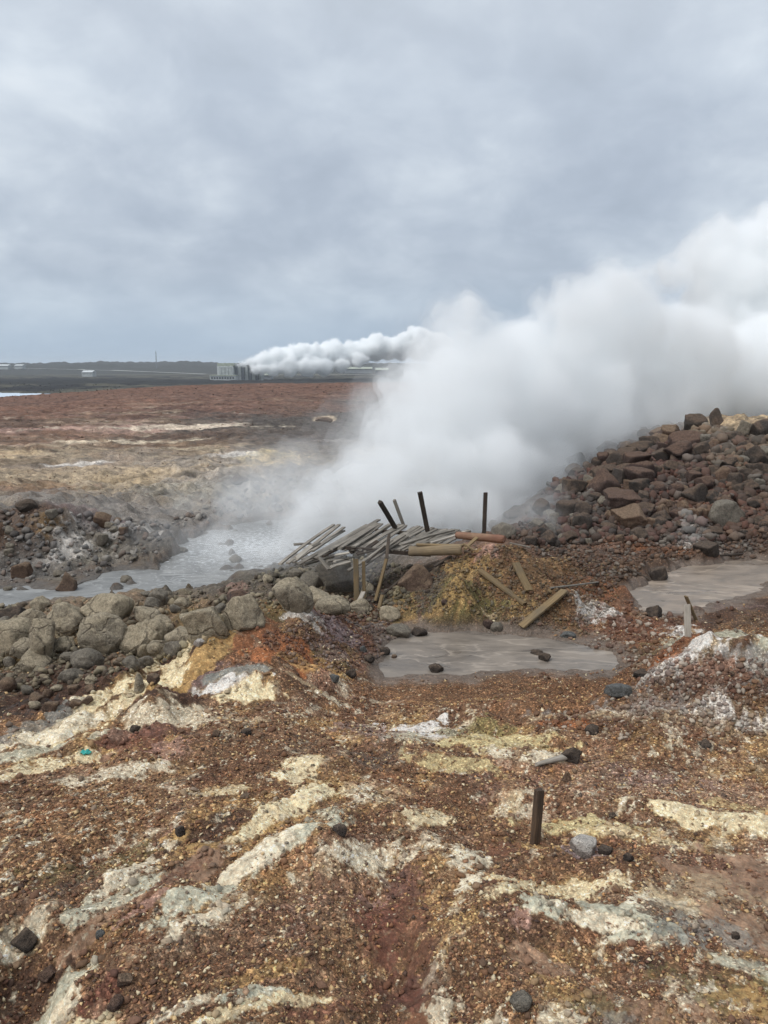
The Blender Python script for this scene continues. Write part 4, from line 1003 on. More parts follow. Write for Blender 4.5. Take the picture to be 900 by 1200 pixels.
# rubble of the rocky parts
def rubble(region, n, s0, s1, pals, label, k_=1.0):
    P = np.array(region, float); pts = []
    while len(pts) < n:
        q = rng.uniform(P.min(0), P.max(0), (n, 2)); q = q[poly_sd(P, q[:, 0], q[:, 1]) < 0]; pts += list(map(tuple, q))
    pts = pts[:n]; w_ = [hit(a, b) for a, b in pts]
    x = np.array([q.x for q in w_]); y = np.array([q.y for q in w_]); D = np.hypot(x, y)
    size = (s0 * (s1 / s0) ** (rng.random(n) ** 2.0)) / F * D / 2
    u = np.arctan2(x, y); v = np.log(D)
    pool = np.minimum.reduce([bilerp(np.clip(sd, -9, 9), U_, V_, u, v) for sd, z in POOLSD.values()])
    k = pool > .0
    pal = np.array([lin(c) for c in pals]); cols = pal[rng.integers(0, len(pal), n)] * rng.uniform(.5, .95, (n, 1)) * k_
    base = np.stack([bilerp(ALB[..., i], U_, V_, u, v) for i in range(3)], -1); cols = cols * .7 + base * .3
    o = chips('rubble', x[k], y[k], size[k], cols[k], MCH, [bumpy(20 + i, 2) for i in range(10)], flat=.8, sinkf=.32, label=label)
    o['category'] = 'rubble'
MCH = chip_material('rubble_stones')
rubble(HEAP, 4600, 4, 17, [(88,74,66), (104,78,68), (72,66,62), (116,98,84), (96,66,58), (110,102,94)], 'small broken stones between the rocks of the right-hand heap')
rubble([(600,640),(700,632),(902,625),(902,660),(800,655),(730,680),(700,700),(690,670)], 1400, 2.5, 9, [(96,72,58), (80,70,64), (120,96,78), (130,122,112)], 'broken stones between the heap and the right puddle')
rubble([(-5,705),(150,703),(260,690),(330,665),(345,690),(300,735),(262,745),(190,780),(100,800),(-5,815)], 1900, 3, 13, [(140,130,108), (120,112,94), (100,92,80), (84,72,62), (150,138,116)], 'small stones filling the gully between the boulders', 1.15)
rubble([(310,668),(345,645),(430,655),(480,665),(480,715),(440,730),(400,720),(330,700)], 1000, 3, 11, [(120,114,98), (100,96,88), (140,130,106), (90,84,74)], 'small stones in the hollow under the walkway')
rubble([(470,715),(490,680),(550,640),(640,640),(730,665),(725,700),(690,745),(640,738),(560,722)], 3800, 1.4, 6.5, [(118,98,76), (104,90,72), (88,78,68), (136,116,86), (118,86,68), (112,104,94)], 'olive and rust coloured stones covering the walkway mound')
rubble([(0,600),(70,598),(130,610),(200,608),(330,560),(400,560),(360,600),(260,612),(200,645),(150,662),(90,680),(0,685)], 900, 2, 12, [(110,106,102), (92,88,86), (130,124,116), (100,84,74), (76,72,70)], 'grey rubble on the far bank of the mud pool', 1.6)
rubble([(680,760),(740,700),(800,725),(800,760),(902,775),(902,862),(740,868),(620,860),(640,838),(700,830),(740,800)], 3000, 2, 9, [(112,76,60), (92,66,56), (150,124,104), (188,176,160), (124,90,70)], 'broken crust and clods round the white hummock')
rubble([(360,722),(440,715),(475,740),(450,770),(400,790),(330,775),(300,745)], 1100, 2, 8, [(100,72,64), (84,68,64), (130,116,112), (112,84,66)], 'purple-brown clods on the slope above the gravel beach')
rubble([(0,480),(200,470),(440,465),(440,590),(200,600),(0,600)], 1800, .8, 2.6, [(124,96,80), (106,86,74), (140,120,98), (100,88,80)], 'scattered stones on the red and yellow plain', 1.3)
rubble([(0,448),(250,451),(450,450),(450,462),(100,466),(0,470)], 300, .8, 2.4, [(62,60,56), (72,70,60), (54,52,50)], 'dark stones and tufts along the rim of the plain')
print('gravel', round(time.time() - T0, 1))
# ================================================================== WOOD
def wood_material(name, c1, c2, c3, rough=.85):
    m, nt = new_mat(name); g = N(nt)
    b = g.n('ShaderNodeBsdfPrincipled'); g.l(b.outputs[0], g.n('ShaderNodeOutputMaterial').inputs[0])
    tc = g.n('ShaderNodeTexCoord'); oi = g.n('ShaderNodeObjectInfo')
    mp = g.n('ShaderNodeMapping'); mp.inputs['Scale'].default_value = (1.2, 26, 26)
    ad = g.n('ShaderNodeVectorMath', operation='ADD'); g.l(tc.outputs['Object'], ad.inputs[0])
    sc_ = g.n('ShaderNodeVectorMath', operation='SCALE'); cx = g.n('ShaderNodeCombineXYZ'); g.l(oi.outputs['Random'], cx.inputs[0]); g.l(oi.outputs['Random'], cx.inputs[1])
    g.l(cx.outputs[0], sc_.inputs[0]); sc_.inputs['Scale'].default_value = 40; g.l(sc_.outputs[0], ad.inputs[1]); g.l(ad.outputs[0], mp.inputs[0])
    grain = g.noise(mp.outputs[0], 3.0, 6, .65, .6); blot = g.noise(ad.outputs[0], 2.2, 5, .6)
    c = g.mix(g.ramp(grain.outputs[0], [(.35, 0), (.65, 1)]), lin(c1), lin(c2))
    c = g.mix(g.ramp(blot.outputs[0], [(.45, 0), (.72, .8)]), c, lin(c3))
    s_ = g.n('ShaderNodeVectorMath', operation='SCALE'); g.l(c, s_.inputs[0]); g.l(g.maprange(oi.outputs['Random'], 0, 1, .72, 1.15), s_.inputs['Scale'])
    g.l(s_.outputs[0], b.inputs['Base Color']); b.inputs['Roughness'].default_value = rough; b.inputs['Specular IOR Level'].default_value = .25
    bp = g.n('ShaderNodeBump'); bp.inputs['Strength'].default_value = .8; bp.inputs['Distance'].default_value = .006
    g.l(grain.outputs[0], bp.inputs['Height']); g.l(bp.outputs[0], b.inputs['Normal'])
    return m
W = {'grey': wood_material('weathered_grey_wood', (138,131,120), (92,86,79), (158,150,138)),
     'dark': wood_material('dark_wet_wood', (72,62,54), (50,44,40), (96,84,72)),
     'brown': wood_material('brown_plank_wood', (146,124,90), (112,94,70), (104,96,82)),
     'tan': wood_material('tan_stripped_log', (146,128,100), (112,96,76), (104,94,80)),
     'red': wood_material('rusty_log', (134,98,80), (100,72,60), (150,130,104)),
     'pale': wood_material('bleached_driftwood', (168,160,148), (140,132,122), (186,178,164)),
     'stake': wood_material('old_stake_wood', (104,84,66), (66,54,46), (60,52,46))}
def frame_to(o, p0, p1, roll=0):
    d = (p1 - p0); L = d.length; x = d.normalized()
    up = Vector((0, 0, 1)) if abs(x.z) < .93 else Vector((0, -1, 0))
    y = up.cross(x).normalized(); z = x.cross(y)
    M = Matrix((x, y, z)).transposed().to_4x4() @ Matrix.Rotation(roll, 4, 'X'); M.translation = p0
    o.matrix_world = M; return L
def board_mesh(name, L, w, t, mat, seed=0, parent=None, nseg=14, bow=.006):
    """sawn board along +X: edges eased, ends slightly split, a little bow and twist"""
    r_ = np.random.default_rng(seed); e = min(w, t) * .14
    prof = np.array([(-w/2+e, -t/2), (w/2-e, -t/2), (w/2, -t/2+e), (w/2, t/2-e), (w/2-e, t/2), (-w/2+e, t/2), (-w/2, t/2-e), (-w/2, -t/2+e)])
    vs = []; tw = r_.normal(0, .05); b1 = r_.normal(0, bow); k = len(prof)
    for i in range(nseg + 1):
        s = i / nseg; x = s * L; a = tw * (s - .5)
        yy = prof[:, 0] * math.cos(a) - prof[:, 1] * math.sin(a) + r_.normal(0, w * .008); zz = prof[:, 0] * math.sin(a) + prof[:, 1] * math.cos(a) + b1 * math.sin(s * math.pi) * L
        xx = np.full(k, x)
        if i in (0, nseg): xx = xx + r_.normal(0, w * .10, k) * (1 if i else -1)
        vs += list(zip(xx, yy, zz))
    fs = [(i * k + j, i * k + (j + 1) % k, (i + 1) * k + (j + 1) % k, (i + 1) * k + j) for i in range(nseg) for j in range(k)]
    fs += [tuple(range(k))[::-1], tuple(nseg * k + j for j in range(k))]
    return add_mesh(name, vs, fs, mat, parent, smooth_shade=False)
def log_mesh(name, L, r0, r1, mat, seed=0, parent=None):
    r_ = np.random.default_rng(seed); n = 22; k = 20; vs = []
    for i in range(n + 1):
        s = i / n; a = np.arange(k) * 2 * math.pi / k; rr = (r0 + (r1 - r0) * s) * (1 + .05 * noise2(a * 0 + s * 6 + seed, np.cos(a) * 1.5, seed) + .02 * np.cos(3 * a + seed))
        if i in (0, n): rr = rr * .93
        x = s * L + (0 if 0 < i < n else r_.normal(0, .012, k))
        vs += list(zip(np.zeros(k) + x, rr * np.cos(a), rr * np.sin(a) + .02 * math.sin(s * 4) * r0))
    fs = [(i * k + (j + 1) % k, i * k + j, (i + 1) * k + j, (i + 1) * k + (j + 1) % k) for i in range(n) for j in range(k)]
    fs += [tuple(range(k)), tuple(n * k + j for j in range(k))[::-1]]
    o = add_mesh(name, vs, fs, mat, parent, smooth_shade=True)
    for p in (o.data.polygons[len(o.data.polygons) - 1], o.data.polygons[len(o.data.polygons) - 2]): p.use_smooth = False
    return o
def plank(p0, p1, w, t, mat, label, roll=0, name='plank', cat='plank', group=None, parent=None, seed=None):
    o = board_mesh(name, (p1 - p0).length, w, t, W[mat], seed if seed is not None else random.randint(0, 9999), parent)
    frame_to(o, p0, p1, roll)
    if parent is None: tag(o, label, cat, group)
    return o
def mpx(n_px, d): return n_px / F * d       # photo pixels -> metres at a distance

# --- deck of the collapsed walkway: one rigid frame, its boards nailed on
deck = empty('collapsed_walkway', at(455, 630, 13.6)); tag(deck, 'tilted grey slatted deck of the wrecked walkway sagging over the steaming hollow', 'walkway deck')
bpy.context.view_layer.update()
def child(o):
    o.parent = deck; o.matrix_parent_inverse = deck.matrix_world.inverted(); return o
nb = 25
for i in range(nb):
    s = i / (nb - 1)
    a0 = Vector((390, 643)).lerp(Vector((506, 646)), s); b0 = Vector((438, 613.5)).lerp(Vector((550, 622)), s)
    j = random.uniform(-3, 5)
    p0 = at(a0.x + j, a0.y + random.uniform(-1, 1) - j * .5, 12.9 + .1 * s); p1 = at(b0.x + random.uniform(-6, 4), b0.y + random.uniform(-1, 1), 14.7 - .2 * s)
    o = board_mesh('deck_board', (p1 - p0).length, .078, .026, W['grey'], 500 + i); frame_to(o, p0, p1, random.uniform(-.06, .06)); child(o)
for (a0, b0, d0, d1, t) in [((404,642),(505,650),12.95,13.0,.07), ((440,622),(545,629),14.2,14.2,.07)]:
    p0 = at(*a0, d0); p1 = at(*b0, d1); o = board_mesh('joist', (p1 - p0).length, .05, t, W['dark'], 77); frame_to(o, p0, p1); child(o)

G2 = 'loose grey boards fanned out left of the deck'
fan = [ # x0,y0,x1,y1,d0,d1,width px, label
 (328,661,391,615,13.0,15.2,3.0,'outermost thin board at the left of the fan, lowest end nearest the pool'),
 (337,660,397,615,13.0,15.1,3.4,'second thin board from the left of the fan beside the pool'),
 (344,659,403,618,12.9,14.9,3.2,'third board from the left of the fan, end dark against steam'),
 (350,660,430,615,12.8,14.9,3.4,'long board of the fan running up to the middle of the deck edge'),
 (352,662,444,609,12.7,15.0,3.6,'longest board of the fan, its top end highest of all'),
 (358,660,445,614,12.7,14.8,3.4,'board lying just under the longest one of the fan'),
 (370,654,439,618,12.7,14.5,3.4,'board of the fan next to the slatted deck'),
 (366,646,403,622,13.3,14.9,2.8,'short board crossing the middle of the fan, higher end left of the deck'),
 (378,652,434,622,12.8,14.4,3.0,'dark board squeezed between fan and slatted deck'),
 (356,662,391,652,12.6,13.3,2.6,'short flat board at the foot of the fan over the stones'),
 (374,653,386,668,12.7,12.5,3.4,'short stub board sloping down right from the fan onto the grey boulders'),
 (383,658,406,655,12.6,12.9,2.6,'small level board under the left end of the deck'),
 (345,638,364,637,15.8,15.9,6.0,'thick blurred timber in the steam at the far side of the fan')]
for i, (x0, y0, x1, y1, d0, d1, w, lab) in enumerate(fan):
    plank(at(x0, y0, d0), at(x1, y1, d1), mpx(w, 13.5) * 1.5, .03, 'grey' if i != 8 else 'dark', lab, random.uniform(-.25, .25), group=G2)
for (x0, y0, x1, y1, d0, d1, w, t, mt, lab) in [
 (408,669,474,627,12.3,13.4,3.2,.035,'grey','long grey board propped diagonally in front of the hollow'),
 (424,665,478,629,12.35,13.4,2.4,.03,'grey','thin pale board just below the long diagonal one'),
 (470,638,531,621,12.8,14.2,4.5,.035,'grey','wide grey board on the deck ending by the tall dark post'),
 (482,640,550,622,12.6,13.9,4.2,.035,'grey','grey board along the right rim of the deck'),
 (505,636,545,623,12.5,13.5,3.0,.03,'pale','pale board slanting over the rear log'),
 (488,638,544,639,12.3,12.2,3.2,.03,'brown','straight tan board lying along the top of the front log'),
 (545,643,559,630,12.1,12.3,3.4,.03,'brown','short board leaning right of the front log, crossing another'),
 (543,637,556,645,12.15,12.1,2.8,.03,'brown','short dark board crossing behind the leaning one at the log end'),
 (552,650,590,644,12.2,12.4,3.0,.03,'red','rust-red board under the rear log'),
 (509,664,528,652,12.0,12.3,3.4,.03,'dark','short dark board poking from under the front log'),
 (597,636,621,641,12.6,12.5,2.2,.02,'grey','thin grey lath on the cobbles right of the logs'),
 (562,672,615,711,11.75,10.95,6.0,.045,'brown','narrow brown plank lying slantwise on the mound, lowest end right'),
 (604,663,620,696,12.2,11.35,6.5,.045,'brown','short brown plank upslope of the slanting one on the mound'),
 (611,740,661,698,10.75,11.5,6.5,.045,'brown','pale brown plank leaning at the right shore of the middle puddle'),
 (443,702,476,673,11.9,12.4,2.6,.03,'dark','thin dark rod rising right at the edge of the hollow'),
 (802,656,870,652,14.9,15.0,2.4,.03,'dark','long thin dark board at the far shore of the right puddle'),
 (734,668,760,682,13.9,13.2,2.6,.03,'dark','thin dark stick at the left tip of the right puddle'),
 (645,693,700,686,12.2,12.4,2.4,.02,'grey','weathered lath half buried behind the pale brown plank')]:
    a_, b__ = at(x0, y0, d0), at(x1, y1, d1)
    if (x0, y0) in [(562,672),(604,663),(611,740),(802,656),(734,668),(645,693)]:
        a_, b__ = hit(x0, y0) + Vector((0, 0, .05)), hit(x1, y1) + Vector((0, 0, .05))
        if x0 == 611: a_.z += .03; b__.z += .02
    plank(a_, b__, mpx(w, 12) * 1.35, t, mt, lab, random.uniform(-.15, .15))

# splintered pieces in the wreck
for i in range(14):
    px = random.uniform(345, 440); py = random.uniform(640, 666); dd_ = 12.35 + (662 - py) / 40 * 1.6
    L_ = random.uniform(14, 34); a_ = random.uniform(-.75, -.1)
    p0 = at(px, py, dd_); p1 = at(px + L_ * math.cos(a_), py + L_ * math.sin(a_), dd_ + random.uniform(.0, .5))
    plank(p0, p1, random.uniform(.04, .09), .028, random.choice(['grey', 'grey', 'dark', 'pale']), 'short splintered board lying in the tangle of the wrecked walkway', random.uniform(-.6, .6), name='broken_board', cat='board', group='splintered boards of the wreck')

def log(p0, p1, r0, r1, mt, lab):
    e = log_mesh('log', (p1 - p0).length, r0, r1, W[mt], random.randint(0, 999)); frame_to(e, p0, p1); tag(e, lab, 'log'); return e
log(at(480,646,12.35), at(541,644,12.15), .083, .088, 'tan', 'stripped tan log in front, lying under the tan board')
log(at(535,627,13.2), at(591,632,12.7), .064, .072, 'red', 'rust-stained log at the rear with its cut end pointing right')
# --- posts
def post(p0, p1, w, t, mt, lab, name='wooden_post', cat='post', group=None, roll=0):
    o = board_mesh(name, (p1 - p0).length, w, t, W[mt], random.randint(0, 9999), nseg=18, bow=.003); frame_to(o, p0, p1, roll); tag(o, lab, cat, group); return o
post(at(463,618,14.3), at(445,588,13.9), .085, .07, 'dark', 'dark post leaning left above the middle of the deck')
post(at(474,618,15.0), at(462,586,14.9), .075, .05, 'grey', 'steam-faded grey post leaning left behind the dark leaning one')
post(at(501,622,14.0), at(492,577,13.8), .088, .07, 'dark', 'tall dark post tilting slightly left at the right of the deck')
post(at(567,632,13.3), at(569,577,13.3), .07, .06, 'dark', 'straight slim upright post by the rust-stained log')
post(at(418,708,11.9), at(417,655,12.0), .085, .04, 'brown', 'left, wider board of the upright pair in the hollow')
post(at(427,707,11.95), at(426,658,12.05), .055, .04, 'brown', 'right, narrower board of the upright pair in the hollow')
post(at(440,704,11.8), at(453,655,12.1), .052, .035, 'brown', 'long thin brown board leaning right beside the upright pair', 'plank', 'plank')
post(at(453,655,12.1), at(456,626,12.5), .05, .035, 'dark', 'dark thin board standing up against the deck edge', 'plank', 'plank')
post(at(421,704,11.6), at(426,694,11.7), .075, .03, 'pale', 'short pale stub of board left of the other stub', 'board_stub', 'board stub')
post(at(444,713,11.3), at(448,697,11.4), .055, .035, 'brown', 'short brown stub sticking up at the mound foot', 'board_stub', 'board stub')
b = hit(807, 746); post(b - Vector((0, 0, .05)), at(805,709,b.y + .05), .07, .025, 'pale', 'thin grey upright picket by the right mud puddle', 'picket', 'picket')
b = hit(817, 727); post(b - Vector((0, 0, .03)), at(804,699,b.y - .05), .085, .02, 'brown', 'brown split picket leaning left behind the grey one', 'picket', 'picket')
b = hit(626.5, 988)
st = post(b - Vector((0, 0, .08)), at(632,926,b.y + .02), .066, .05, 'stake', 'single short dark wooden stake standing in the near gravel', 'stake', 'stake', roll=.5)
# driftwood in the near rubble
a_ = hit(628, 899) + Vector((0, 0, .025)); b__ = hit(664, 891) + Vector((0, 0, .035))
log(a_, b__, .016, .03, 'pale', 'pale piece of driftwood lying left of the dark angular rock')
# scrap of turquoise litter
def litter():
    b = hit(101, 883); v, f = ICO[3]; v = v.copy()
    r = 1 + .35 * fbm3(v[:, 0] * 2, v[:, 1] * 2, v[:, 2] * 2, 3, 5)
    v = v * r[:, None] * np.array([.045, .03, .016]); v[:, 2] += .008 * np.sin(v[:, 0] * 160)
    m, nt = new_mat('turquoise_plastic'); g = N(nt); p = g.n('ShaderNodeBsdfPrincipled'); g.l(p.outputs[0], g.n('ShaderNodeOutputMaterial').inputs[0])
    p.inputs['Base Color'].default_value = (.02, .30, .26, 1); p.inputs['Roughness'].default_value = .4
    o = add_mesh('plastic_scrap', v, f, m); o.location = b + Vector((0, 0, .012)); tag(o, 'crumpled turquoise plastic scrap on the pale left slope', 'litter')
litter()

# ================================================================== FAR THINGS
def simple(name, c, rough=.8, scale=.4, var=.25):
    m, nt = new_mat(name); g = N(nt); b = g.n('ShaderNodeBsdfPrincipled'); g.l(b.outputs[0], g.n('ShaderNodeOutputMaterial').inputs[0])
    geo = g.n('ShaderNodeNewGeometry'); n = g.noise(geo.outputs['Position'], scale, 5, .6)
    s_ = g.n('ShaderNodeVectorMath', operation='SCALE'); s_.inputs[0].default_value = lin(c); g.l(g.maprange(n.outputs[0], .25, .75, 1 - var, 1 + var), s_.inputs['Scale'])
    g.l(s_.outputs[0], b.inputs['Base Color']); b.inputs['Roughness'].default_value = rough; return m
M_cl = simple('ribbed_cladding', (186,190,188)); M_pan = simple('ribbed_panel', (165,170,168)); M_roof = simple('green_grey_roof', (160,166,152)); M_dark = simple('dark_opening', (60,66,72)); M_wh = simple('white_cladding', (170,174,174)); M_steel = simple('steel', (128,132,136)); M_road = simple('pale_road', (176,176,170), .9, .05)
def box(name, c, s, mat, parent=None, rz=0, bev=0):
    x, y, z = s[0] / 2, s[1] / 2, s[2] / 2
    bm = bmesh.new(); bmesh.ops.create_cube(bm, size=1)
    for v in bm.verts: v.co = (v.co.x * s[0], v.co.y * s[1], v.co.z * s[2])
    if bev: bmesh.ops.bevel(bm, geom=bm.edges[:], offset=bev, segments=2, affect='EDGES')
    me = bpy.data.meshes.new(name); bm.to_mesh(me); bm.free(); me.materials.append(mat)
    o = bpy.data.objects.new(name, me); COL.objects.link(o); o.location = c; o.rotation_euler.z = rz
    if parent: o.parent = parent
    return o
PD = 700.0
def far_box(name, x0, x1, y0, y1, depth, mat, parent=None, d=PD, bev=.15):
    a = at(x0, y1, d); b = at(x1, y0, d)
    o = box(name, ((a.x + b.x) / 2 - (parent.location.x if parent else 0), d + depth / 2 - (parent.location.y if parent else 0), (a.z + b.z) / 2 - (parent.location.z if parent else 0)), (b.x - a.x, depth, b.z - a.z), mat, parent, bev=bev)
    return o
b0 = at(265, 448, PD)
pw = empty('turbine_hall', b0); tag(pw, 'tall boxy grey power plant building with ribbed front, left of the far steam', 'power plant')
far_box('wall', 255, 273, 429, 449, 16, M_cl, pw)
rf = far_box('roof', 254.5, 274, 425.5, 429, 17, M_roof, pw)
far_box('parapet', 256, 271, 424.8, 425.5, 12, M_cl, rf)
for k in range(4): far_box('panel', 257 + k * 4, 259.4 + k * 4, 430, 447, .6, M_pan, pw, d=PD - .5, bev=.05)
an = empty('plant_annex', at(255, 448, PD - 22)); tag(an, 'low pale building with a row of windows in front of the power plant', 'building')
far_box('wall', 246, 276, 440.5, 449, 12, M_wh, an, d=PD - 22)
far_box('roof', 245.6, 276.4, 439.6, 440.5, 13, M_roof, an, d=PD - 22.5, bev=.05)
for k in range(9): far_box('window', 247.5 + k * 3.1, 249.3 + k * 3.1, 442, 444, .3, M_dark, an, d=PD - 22.2, bev=.02)
ct = empty('cooling_tower', at(290, 448, PD + 8)); tag(ct, 'row of tall cooling tower cells from which the far steam pours', 'cooling tower')
for k in range(8):
    x0 = 274.5 + k * 4.1
    f_ = far_box('cell', x0, x0 + 3.1, 428 + k * .45, 446, 14, M_cl if k % 2 else M_steel, ct, d=PD + 6 + 3 * k)
    far_box('fan_stack', x0 + .4, x0 + 2.7, 426.8 + k * .45, 428.1 + k * .45, 9, M_dark, f_ if False else ct, d=PD + 8 + 3 * k)
for (x0, x1, y0, y1, d, lab, m_) in [(308,318,436,446,780,'squat grey tank house right of the cooling towers',M_steel), (-4,9,427,431.5,1150,'long white shed at the left edge below the hills',M_wh),
      (17,26,427,431,1150,'small white shed right of the long one below the hills',M_wh), (96,108,434,440,900,'white gabled house alone by the far road',M_wh),(404,436,430,436,1250,'long grey shed right of the far steam',M_steel),(440,455,431,438,1100,'dark shed beside the rising steam edge',M_dark)]:
    e = empty('shed', at((x0 + x1) / 2, y1, d)); tag(e, lab, 'shed')
    far_box('wall', x0, x1, y0 + (y1 - y0) * .35, y1 + 1.5, 12, m_, e, d=d)
    a = at(x0 - .3, y0 + (y1 - y0) * .38, d); b = at(x1 + .3, y0, d); L = b.x - a.x; hgt = b.z - a.z
    v = [(0,-1,0),(L,-1,0),(L,13,0),(0,13,0),(0,6,hgt),(L,6,hgt)]
    r__ = add_mesh('roof', np.array(v) + np.array([a.x - e.location.x, a.y - e.location.y, a.z - e.location.z]), [(0,1,5,4),(2,3,4,5),(0,4,3),(1,2,5),(3,2,1,0)], M_roof if m_ is not M_wh else simple('pale_roof', (186,190,190)), e, smooth_shade=False)
# pale track across the far flats
def road(ptsx, w, name, lab):
    P3 = [Vector(hit(px, py)) for px, py in ptsx]; v = []; f = []
    for i in range(len(P3) - 1):
        for s in range(12):
            p = P3[i].lerp(P3[i + 1], s / 12); v.append(p)
    v.append(P3[-1])
    vs = []
    for i, p in enumerate(v):
        t = (v[min(i + 1, len(v) - 1)] - v[max(i - 1, 0)]); t.z = 0; t.normalize(); nn = Vector((-t.y, t.x, 0)) * w / 2
        for q in (p + nn, p - nn): vs.append((q.x, q.y, max(float(ground_h(q.x, q.y)), p.z) + .35))
    f = [(2 * i, 2 * i + 1, 2 * i + 3, 2 * i + 2) for i in range(len(v) - 1)]
    o = add_mesh(name, vs, f, M_road, smooth_shade=False); tag(o, lab, 'road', kind='structure')
road([(-30,430.5),(60,432.5),(140,434.5),(240,438.5)], 14, 'road', 'pale road across the far lava field towards the plant')
road([(320,440),(460,439)], 12, 'road', 'pale strip of road right of the plant')
# mast
ms = empty('radio_mast', at(183.5, 430, 1500)); tag(ms, 'thin lattice radio mast standing above the far hills', 'mast')
def mast():
    vs = []; fs = []
    def bar(p, q, r):
        p = Vector(p); q = Vector(q); d = (q - p).normalized(); a = d.orthogonal().normalized(); b = d.cross(a); k = len(vs)
        for e in (p, q):
            for i in range(4): an_ = i * math.pi / 2; vs.append(tuple(e + (a * math.cos(an_) + b * math.sin(an_)) * r))
        for i in range(4): fs.append((k + i, k + (i + 1) % 4, k + 4 + (i + 1) % 4, k + 4 + i))
    Hh = 28; w = .9; cs = [(w, w), (-w, w), (-w, -w), (w, -w)]
    for i, (x, y) in enumerate(cs): bar((x, y, -6), (x * .5, y * .5, Hh), .22)
    for k in range(12):
        z0 = k * Hh / 12; s0 = 1 - .5 * z0 / Hh; z1 = z0 + Hh / 12; s1 = 1 - .5 * z1 / Hh
        for i in range(4):
            a = cs[i]; b = cs[(i + 1) % 4]; bar((a[0] * s0, a[1] * s0, z0), (b[0] * s1, b[1] * s1, z1), .12)
    return vs, fs
v, f = mast(); add_mesh('lattice', v, f, M_steel, ms, smooth_shade=False)
v = [(math.cos(a) * .3, math.sin(a) * .3, z) for z in (28, 31) for a in np.arange(6) * math.pi / 3]
add_mesh('antenna', v, [(i, (i + 1) % 6, 6 + (i + 1) % 6, 6 + i) for i in range(6)] + [tuple(range(6, 12))], M_steel, ms)
print('wood and far', round(time.time() - T0, 1))

# ================================================================== STEAM
def surface_nets(f, org, h, iso):
    """closed surface of f < iso on a regular grid"""
    f = f - iso; S = f < 0
    nx, ny, nz = f.shape
    cx = [(i, j, k) for i in (0, 1) for j in (0, 1) for k in (0, 1)]
    def sub(A, i, j, k): return A[i:nx - 1 + i, j:ny - 1 + j, k:nz - 1 + k]
    cnt = sum(sub(S, *c).astype(np.int8) for c in cx)
    act = (cnt > 0) & (cnt < 8)
    I = np.argwhere(act); idx = -np.ones(act.shape, int); idx[act] = np.arange(len(I))
    acc = np.zeros((len(I), 3)); w = np.zeros(len(I))
    for a in cx:
        for ax in range(3):
            if a[ax]: continue
            b = list(a); b[ax] = 1
            fa = f[I[:, 0] + a[0], I[:, 1] + a[1], I[:, 2] + a[2]]; fb = f[I[:, 0] + b[0], I[:, 1] + b[1], I[:, 2] + b[2]]
            m = (fa < 0) != (fb < 0); t = np.where(m, fa / np.where(m, fa - fb, 1), 0)
            p = np.tile(np.array(a, float), (len(I), 1)); p[:, ax] += t
            acc += p * m[:, None]; w += m
    V = (I + acc / w[:, None]) * h + org
    F_ = []
    for ax in range(3):
        a1, a2 = [(1, 2), (2, 0), (0, 1)][ax]
        s0 = [slice(1, -1)] * 3; s0[ax] = slice(0, -1); s1 = [slice(1, -1)] * 3; s1[ax] = slice(1, None)
        A = S[tuple(s0)]; B = S[tuple(s1)]; E = np.argwhere(A != B)
        flip = A[A != B]
        E = E + 1; E[:, ax] -= 1
        q = []
        for d1, d2 in ((0, 0), (-1, 0), (-1, -1), (0, -1)):
            c = E.copy(); c[:, a1] += d1; c[:, a2] += d2; q.append(idx[c[:, 0], c[:, 1], c[:, 2]])
        q = np.stack(q, 1); q[~flip] = q[~flip][:, ::-1]; F_.append(q)
    F_ = np.concatenate(F_); F_ = F_[(F_ >= 0).all(1)]
    return V, F_
def steam_material(name, dens, col=(.9925, .9985, 1.0), aniso=.0):
    m, nt = new_mat(name); g = N(nt); out = g.n('ShaderNodeOutputMaterial'); v = g.n('ShaderNodeVolumePrincipled')
    v.inputs['Color'].default_value = (*col, 1); v.inputs['Density'].default_value = dens; v.inputs['Anisotropy'].default_value = aniso
    g.l(v.outputs[0], out.inputs['Volume']); m.cycles.homogeneous_volume = True if hasattr(m.cycles, 'homogeneous_volume') else None
    return m
